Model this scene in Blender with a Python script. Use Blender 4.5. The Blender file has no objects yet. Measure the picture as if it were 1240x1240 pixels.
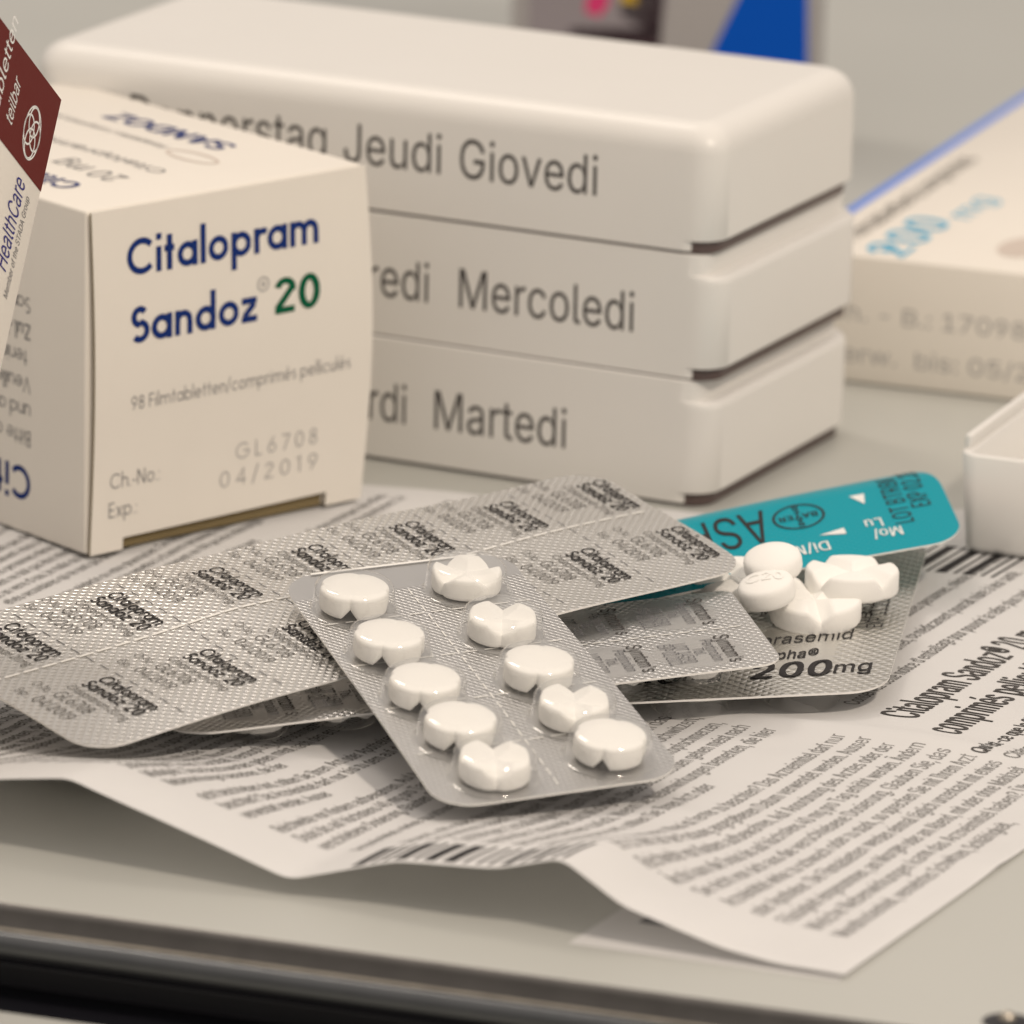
import bpy, bmesh, math, random
import numpy as np
from mathutils import Vector, Matrix
from mathutils.geometry import delaunay_2d_cdt

# ------------------------------------------------------------------ camera, light, exposure
scene = bpy.context.scene
scene.unit_settings.system = 'METRIC'
scene.unit_settings.scale_length = 0.01          # one unit is one centimetre
COL = scene.collection

def link(o):
    COL.objects.link(o)
    return o

PITCH, ROLL, FOV, DIST = math.radians(15.913), math.radians(1.206), math.radians(8.5), 100.0  # most positions below were back-projected from image pixels through this camera, then baked
fwd = Vector((0, math.cos(PITCH), -math.sin(PITCH)))
right0 = Vector((1, 0, 0)); up0 = right0.cross(fwd)
rgt = right0 * math.cos(ROLL) + up0 * math.sin(ROLL)
upv = up0 * math.cos(ROLL) - right0 * math.sin(ROLL)
cam_data = bpy.data.cameras.new('camera')
cam = link(bpy.data.objects.new('camera', cam_data))
cam.matrix_world = Matrix(((rgt.x, upv.x, -fwd.x, -fwd.x * DIST), (rgt.y, upv.y, -fwd.y, -fwd.y * DIST),
                    (rgt.z, upv.z, -fwd.z, -fwd.z * DIST), (0, 0, 0, 1)))
cam_data.sensor_width = 36
cam_data.angle = FOV
cam_data.clip_start = 1; cam_data.clip_end = 1000
cam_data.dof.use_dof = True
cam_data.dof.focus_distance = 90.8
cam_data.dof.aperture_fstop = 0.265
cam_data.dof.aperture_blades = 9
scene.camera = cam

world = bpy.data.worlds.new('World'); scene.world = world
world.use_nodes = True
bgn = world.node_tree.nodes['Background']
bgn.inputs[0].default_value = (1.0, 0.90, 0.81, 1)
bgn.inputs[1].default_value = 1.0
# the room around: pale ceiling, dimmer walls and floor
_wn = world.node_tree.nodes.new; _wl = world.node_tree.links.new
_tc = _wn('ShaderNodeTexCoord'); _sx = _wn('ShaderNodeSeparateXYZ'); _mr = _wn('ShaderNodeMapRange')
_mr.inputs['From Min'].default_value = 0.0; _mr.inputs['From Max'].default_value = 0.9
_mr.inputs['To Min'].default_value = 0.30; _mr.inputs['To Max'].default_value = 0.86
_wl(_tc.outputs['Generated'], _sx.inputs[0]); _wl(_sx.outputs['Z'], _mr.inputs['Value']); _wl(_mr.outputs['Result'], bgn.inputs[1])

def area(name, direction, dist, size, energy, col, target=(0, -6, 1)):
    l = bpy.data.lights.new(name, 'AREA'); l.shape = 'DISK'; l.size = size; l.energy = energy; l.color = col
    o = link(bpy.data.objects.new(name, l))
    d = Vector(direction).normalized()
    o.location = Vector(target) + d * dist
    o.rotation_euler = (-d).to_track_quat('-Z', 'Y').to_euler()
    return o
area('key_lamp', (0.44, -0.58, 0.78), 110, 9, 57000, (1, 0.86, 0.715))
area('ceiling_lamp', (-0.30, 0.45, 0.9), 130, 30, 26000, (1, 0.885, 0.765))

scene.view_settings.view_transform = 'Standard'
scene.view_settings.look = 'None'
scene.view_settings.exposure = 0
scene.view_settings.gamma = 1
scene.cycles.use_denoising = True
scene.cycles.max_bounces = 10
scene.cycles.transparent_max_bounces = 16
scene.cycles.sample_clamp_indirect = 6

# ------------------------------------------------------------------ materials
def mat(name, col, rough=0.5, metal=0.0, coat=0.0, bump=None, sss=0.0, spec=0.5, vary=None):
    """bump=(scale, distance) fine noise relief; vary=(scale, amount) faint tone mottling"""
    m = bpy.data.materials.new(name); m.use_nodes = True
    nt = m.node_tree; b = nt.nodes['Principled BSDF']
    b.inputs['Base Color'].default_value = (*col, 1)
    b.inputs['Roughness'].default_value = rough
    b.inputs['Metallic'].default_value = metal
    b.inputs['Specular IOR Level'].default_value = spec
    b.inputs['Coat Weight'].default_value = coat
    b.inputs['Coat Roughness'].default_value = 0.15
    if sss:
        b.inputs['Subsurface Weight'].default_value = sss
        b.inputs['Subsurface Radius'].default_value = (0.12, 0.1, 0.08)
        b.inputs['Subsurface Scale'].default_value = 0.6
    tc = nt.nodes.new('ShaderNodeTexCoord')
    if bump:
        n = nt.nodes.new('ShaderNodeTexNoise'); n.inputs['Scale'].default_value = bump[0]; n.inputs['Detail'].default_value = 4
        nt.links.new(tc.outputs['Object'], n.inputs['Vector'])
        bp = nt.nodes.new('ShaderNodeBump'); bp.inputs['Distance'].default_value = bump[1]; bp.inputs['Strength'].default_value = 1
        nt.links.new(n.outputs['Fac'], bp.inputs['Height']); nt.links.new(bp.outputs['Normal'], b.inputs['Normal'])
    if vary:
        n = nt.nodes.new('ShaderNodeTexNoise'); n.inputs['Scale'].default_value = vary[0]; n.inputs['Detail'].default_value = 5
        nt.links.new(tc.outputs['Object'], n.inputs['Vector'])
        r = nt.nodes.new('ShaderNodeMapRange'); r.inputs['To Min'].default_value = 1 - vary[1]; r.inputs['To Max'].default_value = 1 + vary[1] * 0.4
        nt.links.new(n.outputs['Fac'], r.inputs['Value'])
        mx = nt.nodes.new('ShaderNodeMix'); mx.data_type = 'RGBA'; mx.blend_type = 'MULTIPLY'; mx.inputs['Factor'].default_value = 1
        mx.inputs['A'].default_value = (*col, 1)
        nt.links.new(r.outputs['Result'], mx.inputs['B']); nt.links.new(mx.outputs['Result'], b.inputs['Base Color'])
    return m

def foil_mat(name, col, rough, pitch, depth, kind='diamond', metal=1.0, coat=0.0, spec=0.5):
    """embossed foil: relief from the sheet's own centimetre coordinates (UV), faded where attribute 'plain' is 1"""
    m = mat(name, col, rough, metal, coat, spec=spec)
    nt = m.node_tree; N = nt.nodes.new; L = nt.links.new; b = nt.nodes['Principled BSDF']
    uv = N('ShaderNodeUVMap'); uv.uv_map = 'cm'
    sep = N('ShaderNodeSeparateXYZ'); L(uv.outputs['UV'], sep.inputs[0])
    def math_(op, a, c=None):
        n = N('ShaderNodeMath'); n.operation = op
        for i, s in enumerate((a, c)):
            if s is None: continue
            if isinstance(s, (int, float)): n.inputs[i].default_value = s
            else: L(s, n.inputs[i])
        return n.outputs[0]
    k = 2 * math.pi / pitch
    if kind == 'diamond':
        s1 = math_('SINE', math_('MULTIPLY', math_('ADD', sep.outputs['X'], sep.outputs['Y']), k * 0.7071))
        s2 = math_('SINE', math_('MULTIPLY', math_('SUBTRACT', sep.outputs['X'], sep.outputs['Y']), k * 0.7071))
        h = math_('MAXIMUM', s1, s2)
    elif kind == 'grid':
        s1 = math_('SINE', math_('MULTIPLY', sep.outputs['X'], k))
        s2 = math_('SINE', math_('MULTIPLY', sep.outputs['Y'], k))
        h = math_('ADD', s1, s2)
    else:                                             # ribs with a faint cross grain
        s1 = math_('SINE', math_('MULTIPLY', math_('ADD', sep.outputs['X'], math_('MULTIPLY', sep.outputs['Y'], 0.8)), k))
        s2 = math_('SINE', math_('MULTIPLY', math_('SUBTRACT', math_('MULTIPLY', sep.outputs['X'], 0.3), sep.outputs['Y']), k))
        h = math_('MAXIMUM', s1, math_('MULTIPLY', s2, 0.55))
    at = N('ShaderNodeAttribute'); at.attribute_name = 'plain'
    h = math_('MULTIPLY', h, math_('SUBTRACT', 1.0, at.outputs['Fac']))
    nz = N('ShaderNodeTexNoise'); nz.inputs['Scale'].default_value = 2.2; nz.inputs['Detail'].default_value = 3
    L(uv.outputs['UV'], nz.inputs['Vector'])
    h = math_('ADD', h, math_('MULTIPLY', nz.outputs['Fac'], 1.6))
    bp = N('ShaderNodeBump'); bp.inputs['Strength'].default_value = 1; bp.inputs['Distance'].default_value = depth
    L(h, bp.inputs['Height']); L(bp.outputs['Normal'], b.inputs['Normal'])
    return m

def film_mat(name, tint=(0.995, 0.995, 0.99), rough=0.06, gain=1.0, haze=0.0):
    """thin clear plastic: lets light straight through, mirrors by Fresnel"""
    m = bpy.data.materials.new(name); m.use_nodes = True; nt = m.node_tree
    nt.nodes.clear(); N = nt.nodes.new; L = nt.links.new
    out = N('ShaderNodeOutputMaterial'); mix = N('ShaderNodeMixShader')
    t = N('ShaderNodeBsdfTransparent'); t.inputs[0].default_value = (*tint, 1)
    g = N('ShaderNodeBsdfGlossy'); g.inputs['Roughness'].default_value = rough; g.inputs['Color'].default_value = (1, 1, 1, 1)
    f = N('ShaderNodeFresnel'); geo = N('ShaderNodeNewGeometry')
    io = N('ShaderNodeMath'); io.operation = 'MULTIPLY_ADD'; io.inputs[1].default_value = 1 / 1.5 - 1.5; io.inputs[2].default_value = 1.5   # a thin sheet mirrors alike from both sides
    L(geo.outputs['Backfacing'], io.inputs[0]); L(io.outputs[0], f.inputs['IOR'])
    mul = N('ShaderNodeMath'); mul.operation = 'MULTIPLY_ADD'; mul.inputs[1].default_value = gain; mul.inputs[2].default_value = haze; mul.use_clamp = True
    L(f.outputs[0], mul.inputs[0]); L(mul.outputs[0], mix.inputs[0]); L(t.outputs[0], mix.inputs[1]); L(g.outputs[0], mix.inputs[2])
    L(mix.outputs[0], out.inputs[0])
    return m

M = {}
M['table'] = mat('table_lacquer', (0.49, 0.495, 0.465), 0.32, bump=(60, 0.0006), vary=(0.25, 0.06))
M['steel'] = mat('edge_steel', (0.13, 0.135, 0.14), 0.32, 1.0, vary=(1.5, 0.15))
M['bronze'] = mat('edge_lip', (0.20, 0.19, 0.18), 0.33, 1.0, vary=(2.0, 0.3))
M['bead'] = mat('highlight_metal', (0.55, 0.50, 0.42), 0.3, 1.0, vary=(3, 0.5))  # brighter, patchy metal for the broken highlight along the table edge
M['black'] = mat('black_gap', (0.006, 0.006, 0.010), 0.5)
M['paper'] = mat('leaflet_paper', (0.79, 0.785, 0.785), 0.85, bump=(25, 0.003), spec=0.2, vary=(1.1, 0.05))
M['ink'] = mat('print_black', (0.035, 0.033, 0.034), 0.7, spec=0.12)
M['bodyink'] = mat('print_body_text', (0.16, 0.155, 0.15), 0.8, spec=0.12)
M['nearink'] = mat('print_thin_grey', (0.25, 0.245, 0.24), 0.8, spec=0.12)
M['softink'] = mat('print_soft_black', (0.075, 0.070, 0.068), 0.6, spec=0.12)
M['greyink'] = mat('print_grey', (0.20, 0.20, 0.21), 0.7, spec=0.12)
M['paleink'] = mat('print_pale_grey', (0.42, 0.41, 0.40), 0.7, spec=0.12)
M['navy'] = mat('print_navy', (0.008, 0.030, 0.17), 0.55, spec=0.12)
M['violet'] = mat('print_violet', (0.030, 0.028, 0.20), 0.55, spec=0.12)
M['green'] = mat('print_green', (0.0, 0.10, 0.045), 0.55, spec=0.12)
M['carton'] = mat('coated_card', (0.83, 0.785, 0.715), 0.42, bump=(30, 0.0012), vary=(0.8, 0.03))
M['rawboard'] = mat('raw_board', (0.20, 0.15, 0.07), 0.9)
M['abs'] = mat('white_plastic', (0.79, 0.775, 0.745), 0.36, bump=(90, 0.0005), vary=(0.6, 0.025))
M['lidbrown'] = mat('brown_plastic', (0.10, 0.07, 0.065), 0.35)
M['tablet'] = mat('pressed_tablet', (0.88, 0.87, 0.84), 0.75, bump=(50, 0.003), spec=0.12)
M['foil'] = foil_mat('knurled_foil', (0.74, 0.73, 0.71), 0.36, 0.11, 0.0065)
M['foil_fine'] = foil_mat('fine_knurled_foil', (0.66, 0.655, 0.65), 0.36, 0.10, 0.0055)
M['foil_bold'] = foil_mat('bold_knurled_foil', (0.72, 0.71, 0.68), 0.30, 0.13, 0.008, 'diamond')
M['foil_rib'] = foil_mat('ribbed_foil', (0.54, 0.535, 0.53), 0.38, 0.095, 0.0055, 'rib', coat=0.3)
M['teal'] = foil_mat('teal_printed_foil', (0.0, 0.30, 0.38), 0.3, 0.1, 0.0012, metal=0.0, spec=0.06)
M['bright'] = mat('painted_glint', (0.86, 0.85, 0.82), 0.4, 0.15)  # whitish colour painted in for glints on perforation dashes and sheet edges
M['film'] = film_mat('clear_film', gain=1.5, haze=0.035)
M['film_back'] = film_mat('clear_film_amber', (0.90, 0.86, 0.78), 0.12)
M['white'] = mat('print_white', (0.80, 0.80, 0.78), 0.5, spec=0.12)
M['red'] = mat('print_dark_red', (0.125, 0.010, 0.007), 0.45, bump=(30, 0.0012), spec=0.12)
M['blue'] = mat('print_blue', (0.0, 0.085, 0.52), 0.45, spec=0.12)
M['stripe'] = mat('print_cornflower', (0.12, 0.26, 0.78), 0.45, spec=0.12)
M['cyan'] = mat('print_light_blue', (0.06, 0.42, 0.66), 0.5, spec=0.12)
M['plum'] = mat('print_plum', (0.055, 0.032, 0.04), 0.5, spec=0.12)
M['pink'] = mat('print_pink', (0.66, 0.05, 0.18), 0.5, spec=0.12)
M['yellow'] = mat('print_yellow', (0.65, 0.42, 0.02), 0.5, spec=0.12)
M['greycard'] = mat('grey_card', (0.40, 0.38, 0.38), 0.5)
M['lilac'] = mat('print_lilac', (0.30, 0.27, 0.29), 0.5, spec=0.12)
M['pill_brown'] = mat('print_pill_brown', (0.62, 0.54, 0.48), 0.6, spec=0.12)

# thin paper lets some light through from its other side
def let_through(m, share, col):
    nt = m.node_tree; out = next(n for n in nt.nodes if n.type == 'OUTPUT_MATERIAL'); b = nt.nodes['Principled BSDF']
    t = nt.nodes.new('ShaderNodeBsdfTranslucent'); t.inputs[0].default_value = (*col, 1)
    x = nt.nodes.new('ShaderNodeMixShader'); x.inputs[0].default_value = share
    nt.links.new(b.outputs[0], x.inputs[1]); nt.links.new(t.outputs[0], x.inputs[2]); nt.links.new(x.outputs[0], out.inputs[0])
let_through(M['paper'], 0.20, (0.80, 0.79, 0.77))

# ------------------------------------------------------------------ object helpers
def obj(name, me, parent=None, m=None):
    o = link(bpy.data.objects.new(name, me))
    if m is not None:
        for mm in (m if isinstance(m, (list, tuple)) else [m]): me.materials.append(mm)
    if parent is not None: o.parent = parent
    return o

def thing(name, label, cat, group=None, loc=(0, 0, 0)):
    o = link(bpy.data.objects.new(name, None)); o.empty_display_size = 0.5
    o.location = loc
    return tag(o, label, cat, group)

def tag(o, label, cat, group=None):
    o['label'] = label; o['category'] = cat
    if group: o['group'] = group
    return o

def mesh(verts, faces, smooth=False, name='mesh'):
    me = bpy.data.meshes.new(name); me.from_pydata([tuple(map(float, v)) for v in verts], [], faces); me.update()
    if smooth: me.polygons.foreach_set('use_smooth', [True] * len(me.polygons))
    return me

def bm_mesh(bm, smooth=False):
    me = bpy.data.meshes.new('mesh'); bmesh.ops.recalc_face_normals(bm, faces=bm.faces); bm.to_mesh(me); bm.free()
    if smooth: me.polygons.foreach_set('use_smooth', [True] * len(me.polygons))
    return me

class Plane:
    """flat frame: origin, two in-plane unit vectors, normal"""
    def __init__(s, o, u, v):
        s.o, s.u, s.v = np.array(o, float), np.array(u, float), np.array(v, float); s.n = np.cross(s.u, s.v)
    def __call__(s, u, v, w=0.0):
        u = np.asarray(u, float); v = np.asarray(v, float); w = np.asarray(w, float)
        return s.o + u[..., None] * s.u + v[..., None] * s.v + w[..., None] * s.n

# ------------------------------------------------------------------ lettering
# letter outlines, 200 units to the cap height: advance width, then closed contours as x, y, x, y ...
GLYPHS = {
    'A': (189, [[6,0,79,200,109,200,182,0,155,0,106,138,91,188,96,188,90,165,77,124,33,0],[43,56,43,78,145,78,145,56]]),
    'B': (179, [[24,0,24,200,105,200,129,193,141,185,146,179,150,174,155,161,157,147,154,130,150,122,140,112,124,105,124,103,143,97,155,85,161,74,164,61,164,46,163,39,157,26,148,15,135,7,108,0],[49,22,96,22,124,27,130,31,134,36,139,47,140,54,135,72,125,83,115,88,98,91,49,91],[49,112,99,112,113,116,127,128,131,137,132,153,127,164,118,173,103,177,49,178]]),
    'C': (201, [[105,-3,81,0,69,4,59,10,41,25,27,45,22,57,19,70,16,100,17,115,22,143,27,155,41,175,59,190,69,196,81,200,105,203,120,202,140,196,147,193,163,181,176,164,182,152,186,137,161,137,158,147,144,166,133,173,115,179,96,179,72,170,59,159,49,143,45,134,41,112,41,88,45,66,59,41,72,30,96,21,119,22,137,29,144,35,150,41,158,53,161,63,186,63,182,49,176,36,163,19,147,7,140,4,120,-2]]),
    'D': (197, [[86,0,38,0,38,22,96,23,116,28,133,37,145,50,155,78,157,100,155,123,145,150,133,163,126,168,108,175,98,177,37,178,37,200,103,199,116,197,139,188,157,174,164,164,170,154,179,129,181,115,181,85,179,71,175,58,164,36,157,27,138,12,114,3],[49,200,49,0,24,0,24,200]]),
    'E': (165, [[24,0,24,200,146,200,146,178,49,178,49,112,140,112,140,90,49,90,49,22,148,22,148,0]]),
    'F': (161, [[24,0,24,200,145,200,145,178,49,178,49,109,136,109,136,87,49,87,49,0]]),
    'G': (205, [[106,-3,81,0,69,4,49,17,41,25,27,45,22,57,17,85,16,100,17,115,22,143,27,155,41,175,49,183,69,196,80,200,104,203,127,200,153,189,164,180,177,164,183,151,186,137,160,137,155,151,147,162,132,173,119,178,96,179,87,177,79,174,65,165,59,159,49,143,45,134,41,112,41,88,45,66,59,41,72,30,88,23,97,21,114,21,136,28,142,32,156,48,163,71,163,80,171,78,111,78,111,101,188,101,187,67,182,45,165,19,148,7,138,3,128,0]]),
    'H': (203, [[24,0,24,200,49,200,49,114,154,114,154,200,180,200,180,0,154,0,154,91,49,91,49,0]]),
    'I': (118, [[12,0,12,22,46,22,46,178,12,178,12,200,106,200,106,178,72,178,72,22,106,22,106,0]]),
    'J': (156, [[73,-3,60,-2,49,1,39,6,22,21,17,32,14,44,13,68,38,68,38,57,41,41,48,29,59,22,65,20,80,20,87,22,97,29,102,35,107,57,107,200,132,200,132,57,131,44,128,32,123,21,116,13,107,6,97,1]]),
    'K': (183, [[41,57,41,85,79,131,143,200,176,200,91,108,90,109],[24,0,24,200,49,200,49,0],[146,0,74,102,90,122,176,0]]),
    'L': (154, [[24,0,24,200,49,200,49,22,142,22,142,0]]),
    'M': (247, [[24,0,24,200,60,200,111,69,125,26,126,19,121,19,134,62,187,200,223,200,223,0,198,0,199,180,202,180,187,134,134,0,112,0,67,114,44,180,47,180,48,146,48,0]]),
    'N': (206, [[24,0,24,200,54,200,143,59,163,22,159,21,157,48,157,200,182,200,182,0,152,0,79,114,42,178,47,178,49,139,49,0]]),
    'O': (210, [[105,-3,81,0,70,4,59,10,41,25,27,45,22,57,19,70,16,100,17,115,22,143,27,155,41,175,59,190,70,196,81,200,105,203,129,200,140,196,151,190,169,175,182,155,187,143,191,129,194,100,191,70,187,57,176,34,169,25,151,10,140,4,129,0],[105,21,114,21,130,26,144,35,150,41,161,57,167,76,169,88,169,112,167,124,161,143,156,152,144,165,137,170,130,174,114,179,96,179,88,177,72,170,59,159,49,143,43,124,41,112,41,88,43,76,49,57,54,48,59,41,72,30,88,23,96,21]]),
    'P': (175, [[24,0,24,200,92,200,114,198,131,192,144,182,149,176,156,162,159,154,161,137,159,120,153,104,144,91,131,81,114,75,92,73,43,73,43,95,91,95,112,98,125,107,131,115,135,131,133,153,131,158,121,170,111,175,91,178,49,178,49,0]]),
    'Q': (210, [[96,63,123,63,184,-19,158,-19],[105,-3,81,0,70,4,59,10,41,25,27,45,22,57,19,70,16,100,17,115,22,143,27,155,41,175,59,190,70,196,81,200,105,203,129,200,140,196,151,190,169,175,182,155,187,143,191,129,194,100,191,70,187,57,176,34,169,25,151,10,140,4,129,0],[105,21,114,21,130,26,144,35,150,41,161,57,167,76,169,88,169,112,167,124,161,143,156,152,144,165,137,170,130,174,114,179,96,179,88,177,72,170,59,159,49,143,43,124,41,112,41,88,43,76,49,57,54,48,59,41,72,30,88,23,96,21]]),
    'R': (177, [[24,0,24,200,104,200,123,196,138,188,149,177,157,163,161,138,157,114,149,100,131,85,104,78,38,78,38,100,106,101,122,107,129,114,135,127,136,138,135,150,129,163,122,170,112,175,92,178,49,178,49,0],[139,0,90,90,119,90,168,0]]),
    'S': (176, [[88,-3,68,-2,50,4,36,12,21,30,16,45,15,54,41,54,43,43,52,31,60,25,76,20,88,19,101,20,107,22,118,26,126,32,132,40,136,59,133,67,128,73,121,78,102,86,72,94,50,102,34,114,28,121,21,137,20,146,21,155,25,169,34,182,54,196,71,201,89,203,116,199,124,196,138,187,152,170,158,149,133,149,128,162,119,172,112,176,97,180,82,180,71,178,61,174,48,161,45,148,47,138,51,131,62,123,79,116,108,109,122,104,137,96,145,90,155,78,159,67,161,54,156,32,147,19,135,8,109,-2]]),
    'T': (176, [[12,178,12,200,164,200,164,178,101,178,101,0,76,0,76,178]]),
    'U': (203, [[102,-3,90,-3,80,-1,70,2,52,11,33,31,29,40,24,58,24,200,49,200,49,63,52,50,55,44,68,30,80,24,102,20,124,24,136,30,145,39,151,50,154,63,154,200,180,200,180,68,179,58,174,40,165,24,151,11,143,6,124,-1]]),
    'V': (189, [[80,0,6,200,33,200,76,81,97,12,92,12,102,45,155,200,182,200,109,0]]),
    'W': (270, [[61,0,6,200,32,200,67,67,77,16,74,16,84,62,120,200,149,200,187,57,195,16,192,16,199,52,237,200,263,200,208,0,179,0,141,140,132,187,137,187,129,141,91,0]]),
    'X': (186, [[7,0,85,112,85,93,12,200,41,200,76,149,96,115,91,115,97,126,114,153,147,200,175,200,102,94,102,113,179,0,150,0,110,58,96,80,91,91,96,91,89,77,36,0]]),
    'Y': (186, [[80,0,80,82,6,200,36,200,85,120,98,91,88,91,93,104,101,120,150,200,179,200,105,82,105,0]]),
    'Z': (172, [[16,0,16,18,120,169,134,187,137,179,16,178,16,200,156,200,156,181,60,41,38,13,35,21,157,22,157,0]]),
    'a': (153, [[63,-3,49,-2,37,2,27,8,22,13,16,23,12,35,13,54,20,67,30,76,39,80,54,84,99,90,104,92,108,98,108,105,105,117,98,125,94,127,82,130,72,130,55,125,44,116,39,108,16,114,22,127,26,132,46,146,70,151,85,151,99,148,117,139,127,126,131,114,132,0,109,0,109,20,107,20,102,12,89,2,75,-2],[67,18,79,19,90,23,98,29,104,37,108,50,108,75,104,72,97,70,57,64,49,61,41,55,36,45,36,38,40,28,48,22,55,19]]),
    'b': (167, [[90,-3,72,-1,68,1,57,9,46,23,44,23,44,0,21,0,21,200,45,200,45,126,60,142,67,147,83,151,99,151,116,146,130,137,141,123,149,106,153,86,153,63,149,42,141,25,130,12,116,2,99,-3],[87,18,99,20,105,23,118,34,124,46,129,67,128,89,122,109,105,126,87,130,68,126,63,123,55,114,47,97,44,74,47,52,49,45,55,34,59,29,69,22]]),
    'c': (156, [[81,-3,72,-3,54,2,46,6,32,18,22,33,18,42,13,74,18,105,32,130,54,146,72,151,97,150,112,145,124,137,134,127,141,114,142,109,119,103,114,114,104,124,92,129,81,130,68,128,57,122,45,108,38,81,39,59,45,40,57,26,68,20,81,18,92,19,104,24,109,28,115,35,120,46,143,40,137,26,131,18,120,8,112,3,97,-2]]),
    'd': (167, [[77,-3,59,-1,44,6,31,18,21,33,15,52,13,74,15,96,18,106,26,123,37,137,51,146,68,151,84,151,95,149,107,142,120,126,122,126,122,200,146,200,146,0,123,0,123,23,121,23,113,12,99,1,95,-1],[80,18,98,22,108,29,112,34,118,45,120,52,123,74,120,97,112,114,104,123,99,126,80,130,62,126,52,118,45,109,38,82,39,59,45,40,57,26,68,20]]),
    'e': (159, [[83,-3,73,-3,54,2,46,6,32,18,22,33,18,42,13,73,18,105,26,122,38,136,45,141,53,146,71,151,87,151,99,149,116,142,126,134,134,124,140,111,145,95,146,86,146,67,29,67,29,87,133,87,122,79,121,93,117,106,108,120,93,128,81,130,68,128,53,120,49,116,43,106,39,95,38,62,43,42,50,32,59,24,77,18,88,18,103,22,109,26,115,31,120,41,143,36,139,25,132,15,117,4,98,-2]]),
    'f': (100, [[90,149,90,129,3,129,3,149],[32,0,33,181,44,199,53,204,68,208,90,207,95,205,89,184,84,186,67,185,58,178,56,170,56,0]]),
    'g': (167, [[81,-59,59,-57,41,-50,25,-36,20,-27,40,-16,43,-21,53,-31,61,-35,75,-38,90,-38,111,-30,116,-25,122,-11,122,27,120,27,110,13,95,4,83,2,68,2,44,10,31,21,18,44,15,54,13,75,15,97,22,115,31,130,37,137,52,146,68,151,84,151,95,149,111,139,121,125,123,125,123,149,146,149,146,-13,142,-29,133,-41,121,-50,99,-58],[81,23,99,27,112,37,118,48,123,68,122,91,118,104,112,115,99,126,81,130,62,126,53,119,45,109,38,83,39,61,45,43,53,33,62,27]]),
    'h': (161, [[45,89,45,0,21,0,21,200,45,200,45,113,40,113,44,123,54,137,66,146,81,151,104,150,116,145,126,137,134,126,137,119,140,104,140,0,116,0,116,101,114,108,107,120,97,127,90,129,77,129,63,125,52,115,47,106]]),
    'i': (66, [[21,0,21,149,45,149,45,0],[33,174,27,175,21,179,17,184,16,190,19,199,30,206,36,206,45,201,50,190,45,179,39,175]]),
    'j': (66, [[21,149,45,149,44,-25,40,-36,30,-48,15,-55,-4,-56,-4,-34,6,-34,13,-31,18,-25,21,-11],[33,174,26,175,19,181,16,187,16,193,19,199,29,206,36,206,45,201,50,190,45,179,39,175]]),
    'k': (150, [[43,54,43,83,47,83,112,149,142,149,72,78,70,78],[21,0,21,200,45,200,45,0],[116,0,58,73,75,90,146,0]]),
    'l': (74, [[55,-1,40,1,34,4,25,13,21,25,21,200,45,200,45,30,47,24,51,21,57,20,67,21,71,1]]),
    'm': (240, [[21,0,21,149,44,149,44,116,42,116,49,132,59,143,72,150,81,152,101,149,113,142,118,136,124,123,126,116,123,116,129,131,136,139,145,145,166,152,190,149,201,143,213,129,219,109,219,0,195,0,195,100,193,114,190,119,181,126,165,130,155,129,147,126,138,118,134,110,132,102,132,0,108,0,108,102,106,113,95,126,78,130,66,128,58,124,49,114,47,109,45,99,45,0]]),
    'n': (161, [[45,89,45,0,21,0,21,149,44,149,44,113,40,113,44,123,54,137,66,146,81,151,104,150,116,145,126,137,134,126,137,119,140,104,140,0,116,0,116,101,114,108,107,120,97,127,90,129,77,129,63,125,52,115,47,106]]),
    'o': (163, [[81,-3,72,-3,54,2,46,6,32,18,22,33,18,42,13,74,18,105,32,130,46,141,62,149,72,151,91,151,109,146,125,136,137,123,148,96,150,74,148,52,145,42,137,25,131,18,117,6,109,2,91,-3],[81,18,95,20,111,30,121,46,126,74,121,101,111,118,95,128,81,130,68,128,57,122,53,118,45,108,38,81,39,59,45,40,57,26,68,20]]),
    'p': (167, [[21,-56,21,149,44,149,44,126,46,126,60,142,72,149,83,151,99,151,116,146,130,137,136,130,141,123,149,106,153,86,153,63,149,42,145,33,136,18,123,6,116,2,99,-3,84,-3,72,-1,57,9,45,23,45,-56],[87,18,99,20,105,23,118,34,124,46,129,67,128,89,122,109,105,126,87,130,68,126,63,123,55,114,47,97,44,74,47,52,49,45,55,34,59,29,69,22]]),
    'q': (167, [[146,-56,122,-56,122,23,120,23,110,9,95,-1,83,-3,68,-3,59,-1,44,6,31,18,21,33,15,52,13,74,15,96,22,115,31,130,37,137,51,146,68,151,84,151,95,149,107,142,117,130,121,126,123,126,123,149,146,149],[80,18,98,22,108,29,112,34,118,45,120,52,123,74,120,97,112,114,104,123,99,126,80,130,62,126,52,118,45,109,38,82,39,59,45,40,57,26,68,20]]),
    'r': (102, [[21,0,21,149,44,149,45,126,55,141,71,150,96,151,96,127,76,128,67,126,55,118,47,107,45,98,45,0]]),
    's': (143, [[72,-3,50,-1,33,7,24,15,18,25,14,37,37,42,41,31,54,21,65,18,79,18,96,24,100,28,105,36,104,48,97,56,89,60,49,70,34,77,24,87,21,93,18,108,22,125,29,135,39,143,59,150,81,151,100,146,110,141,121,129,127,114,105,109,99,121,91,127,74,131,67,130,51,125,45,118,43,113,44,101,46,98,56,91,100,80,115,72,125,62,128,56,130,49,130,35,123,19,114,9,95,0,88,-2]]),
    't': (89, [[80,149,80,129,3,129,3,149],[26,185,50,185,50,34,53,24,56,22,63,20,79,21,84,1,82,0,66,-2,49,1,36,8,28,20,26,28]]),
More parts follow.
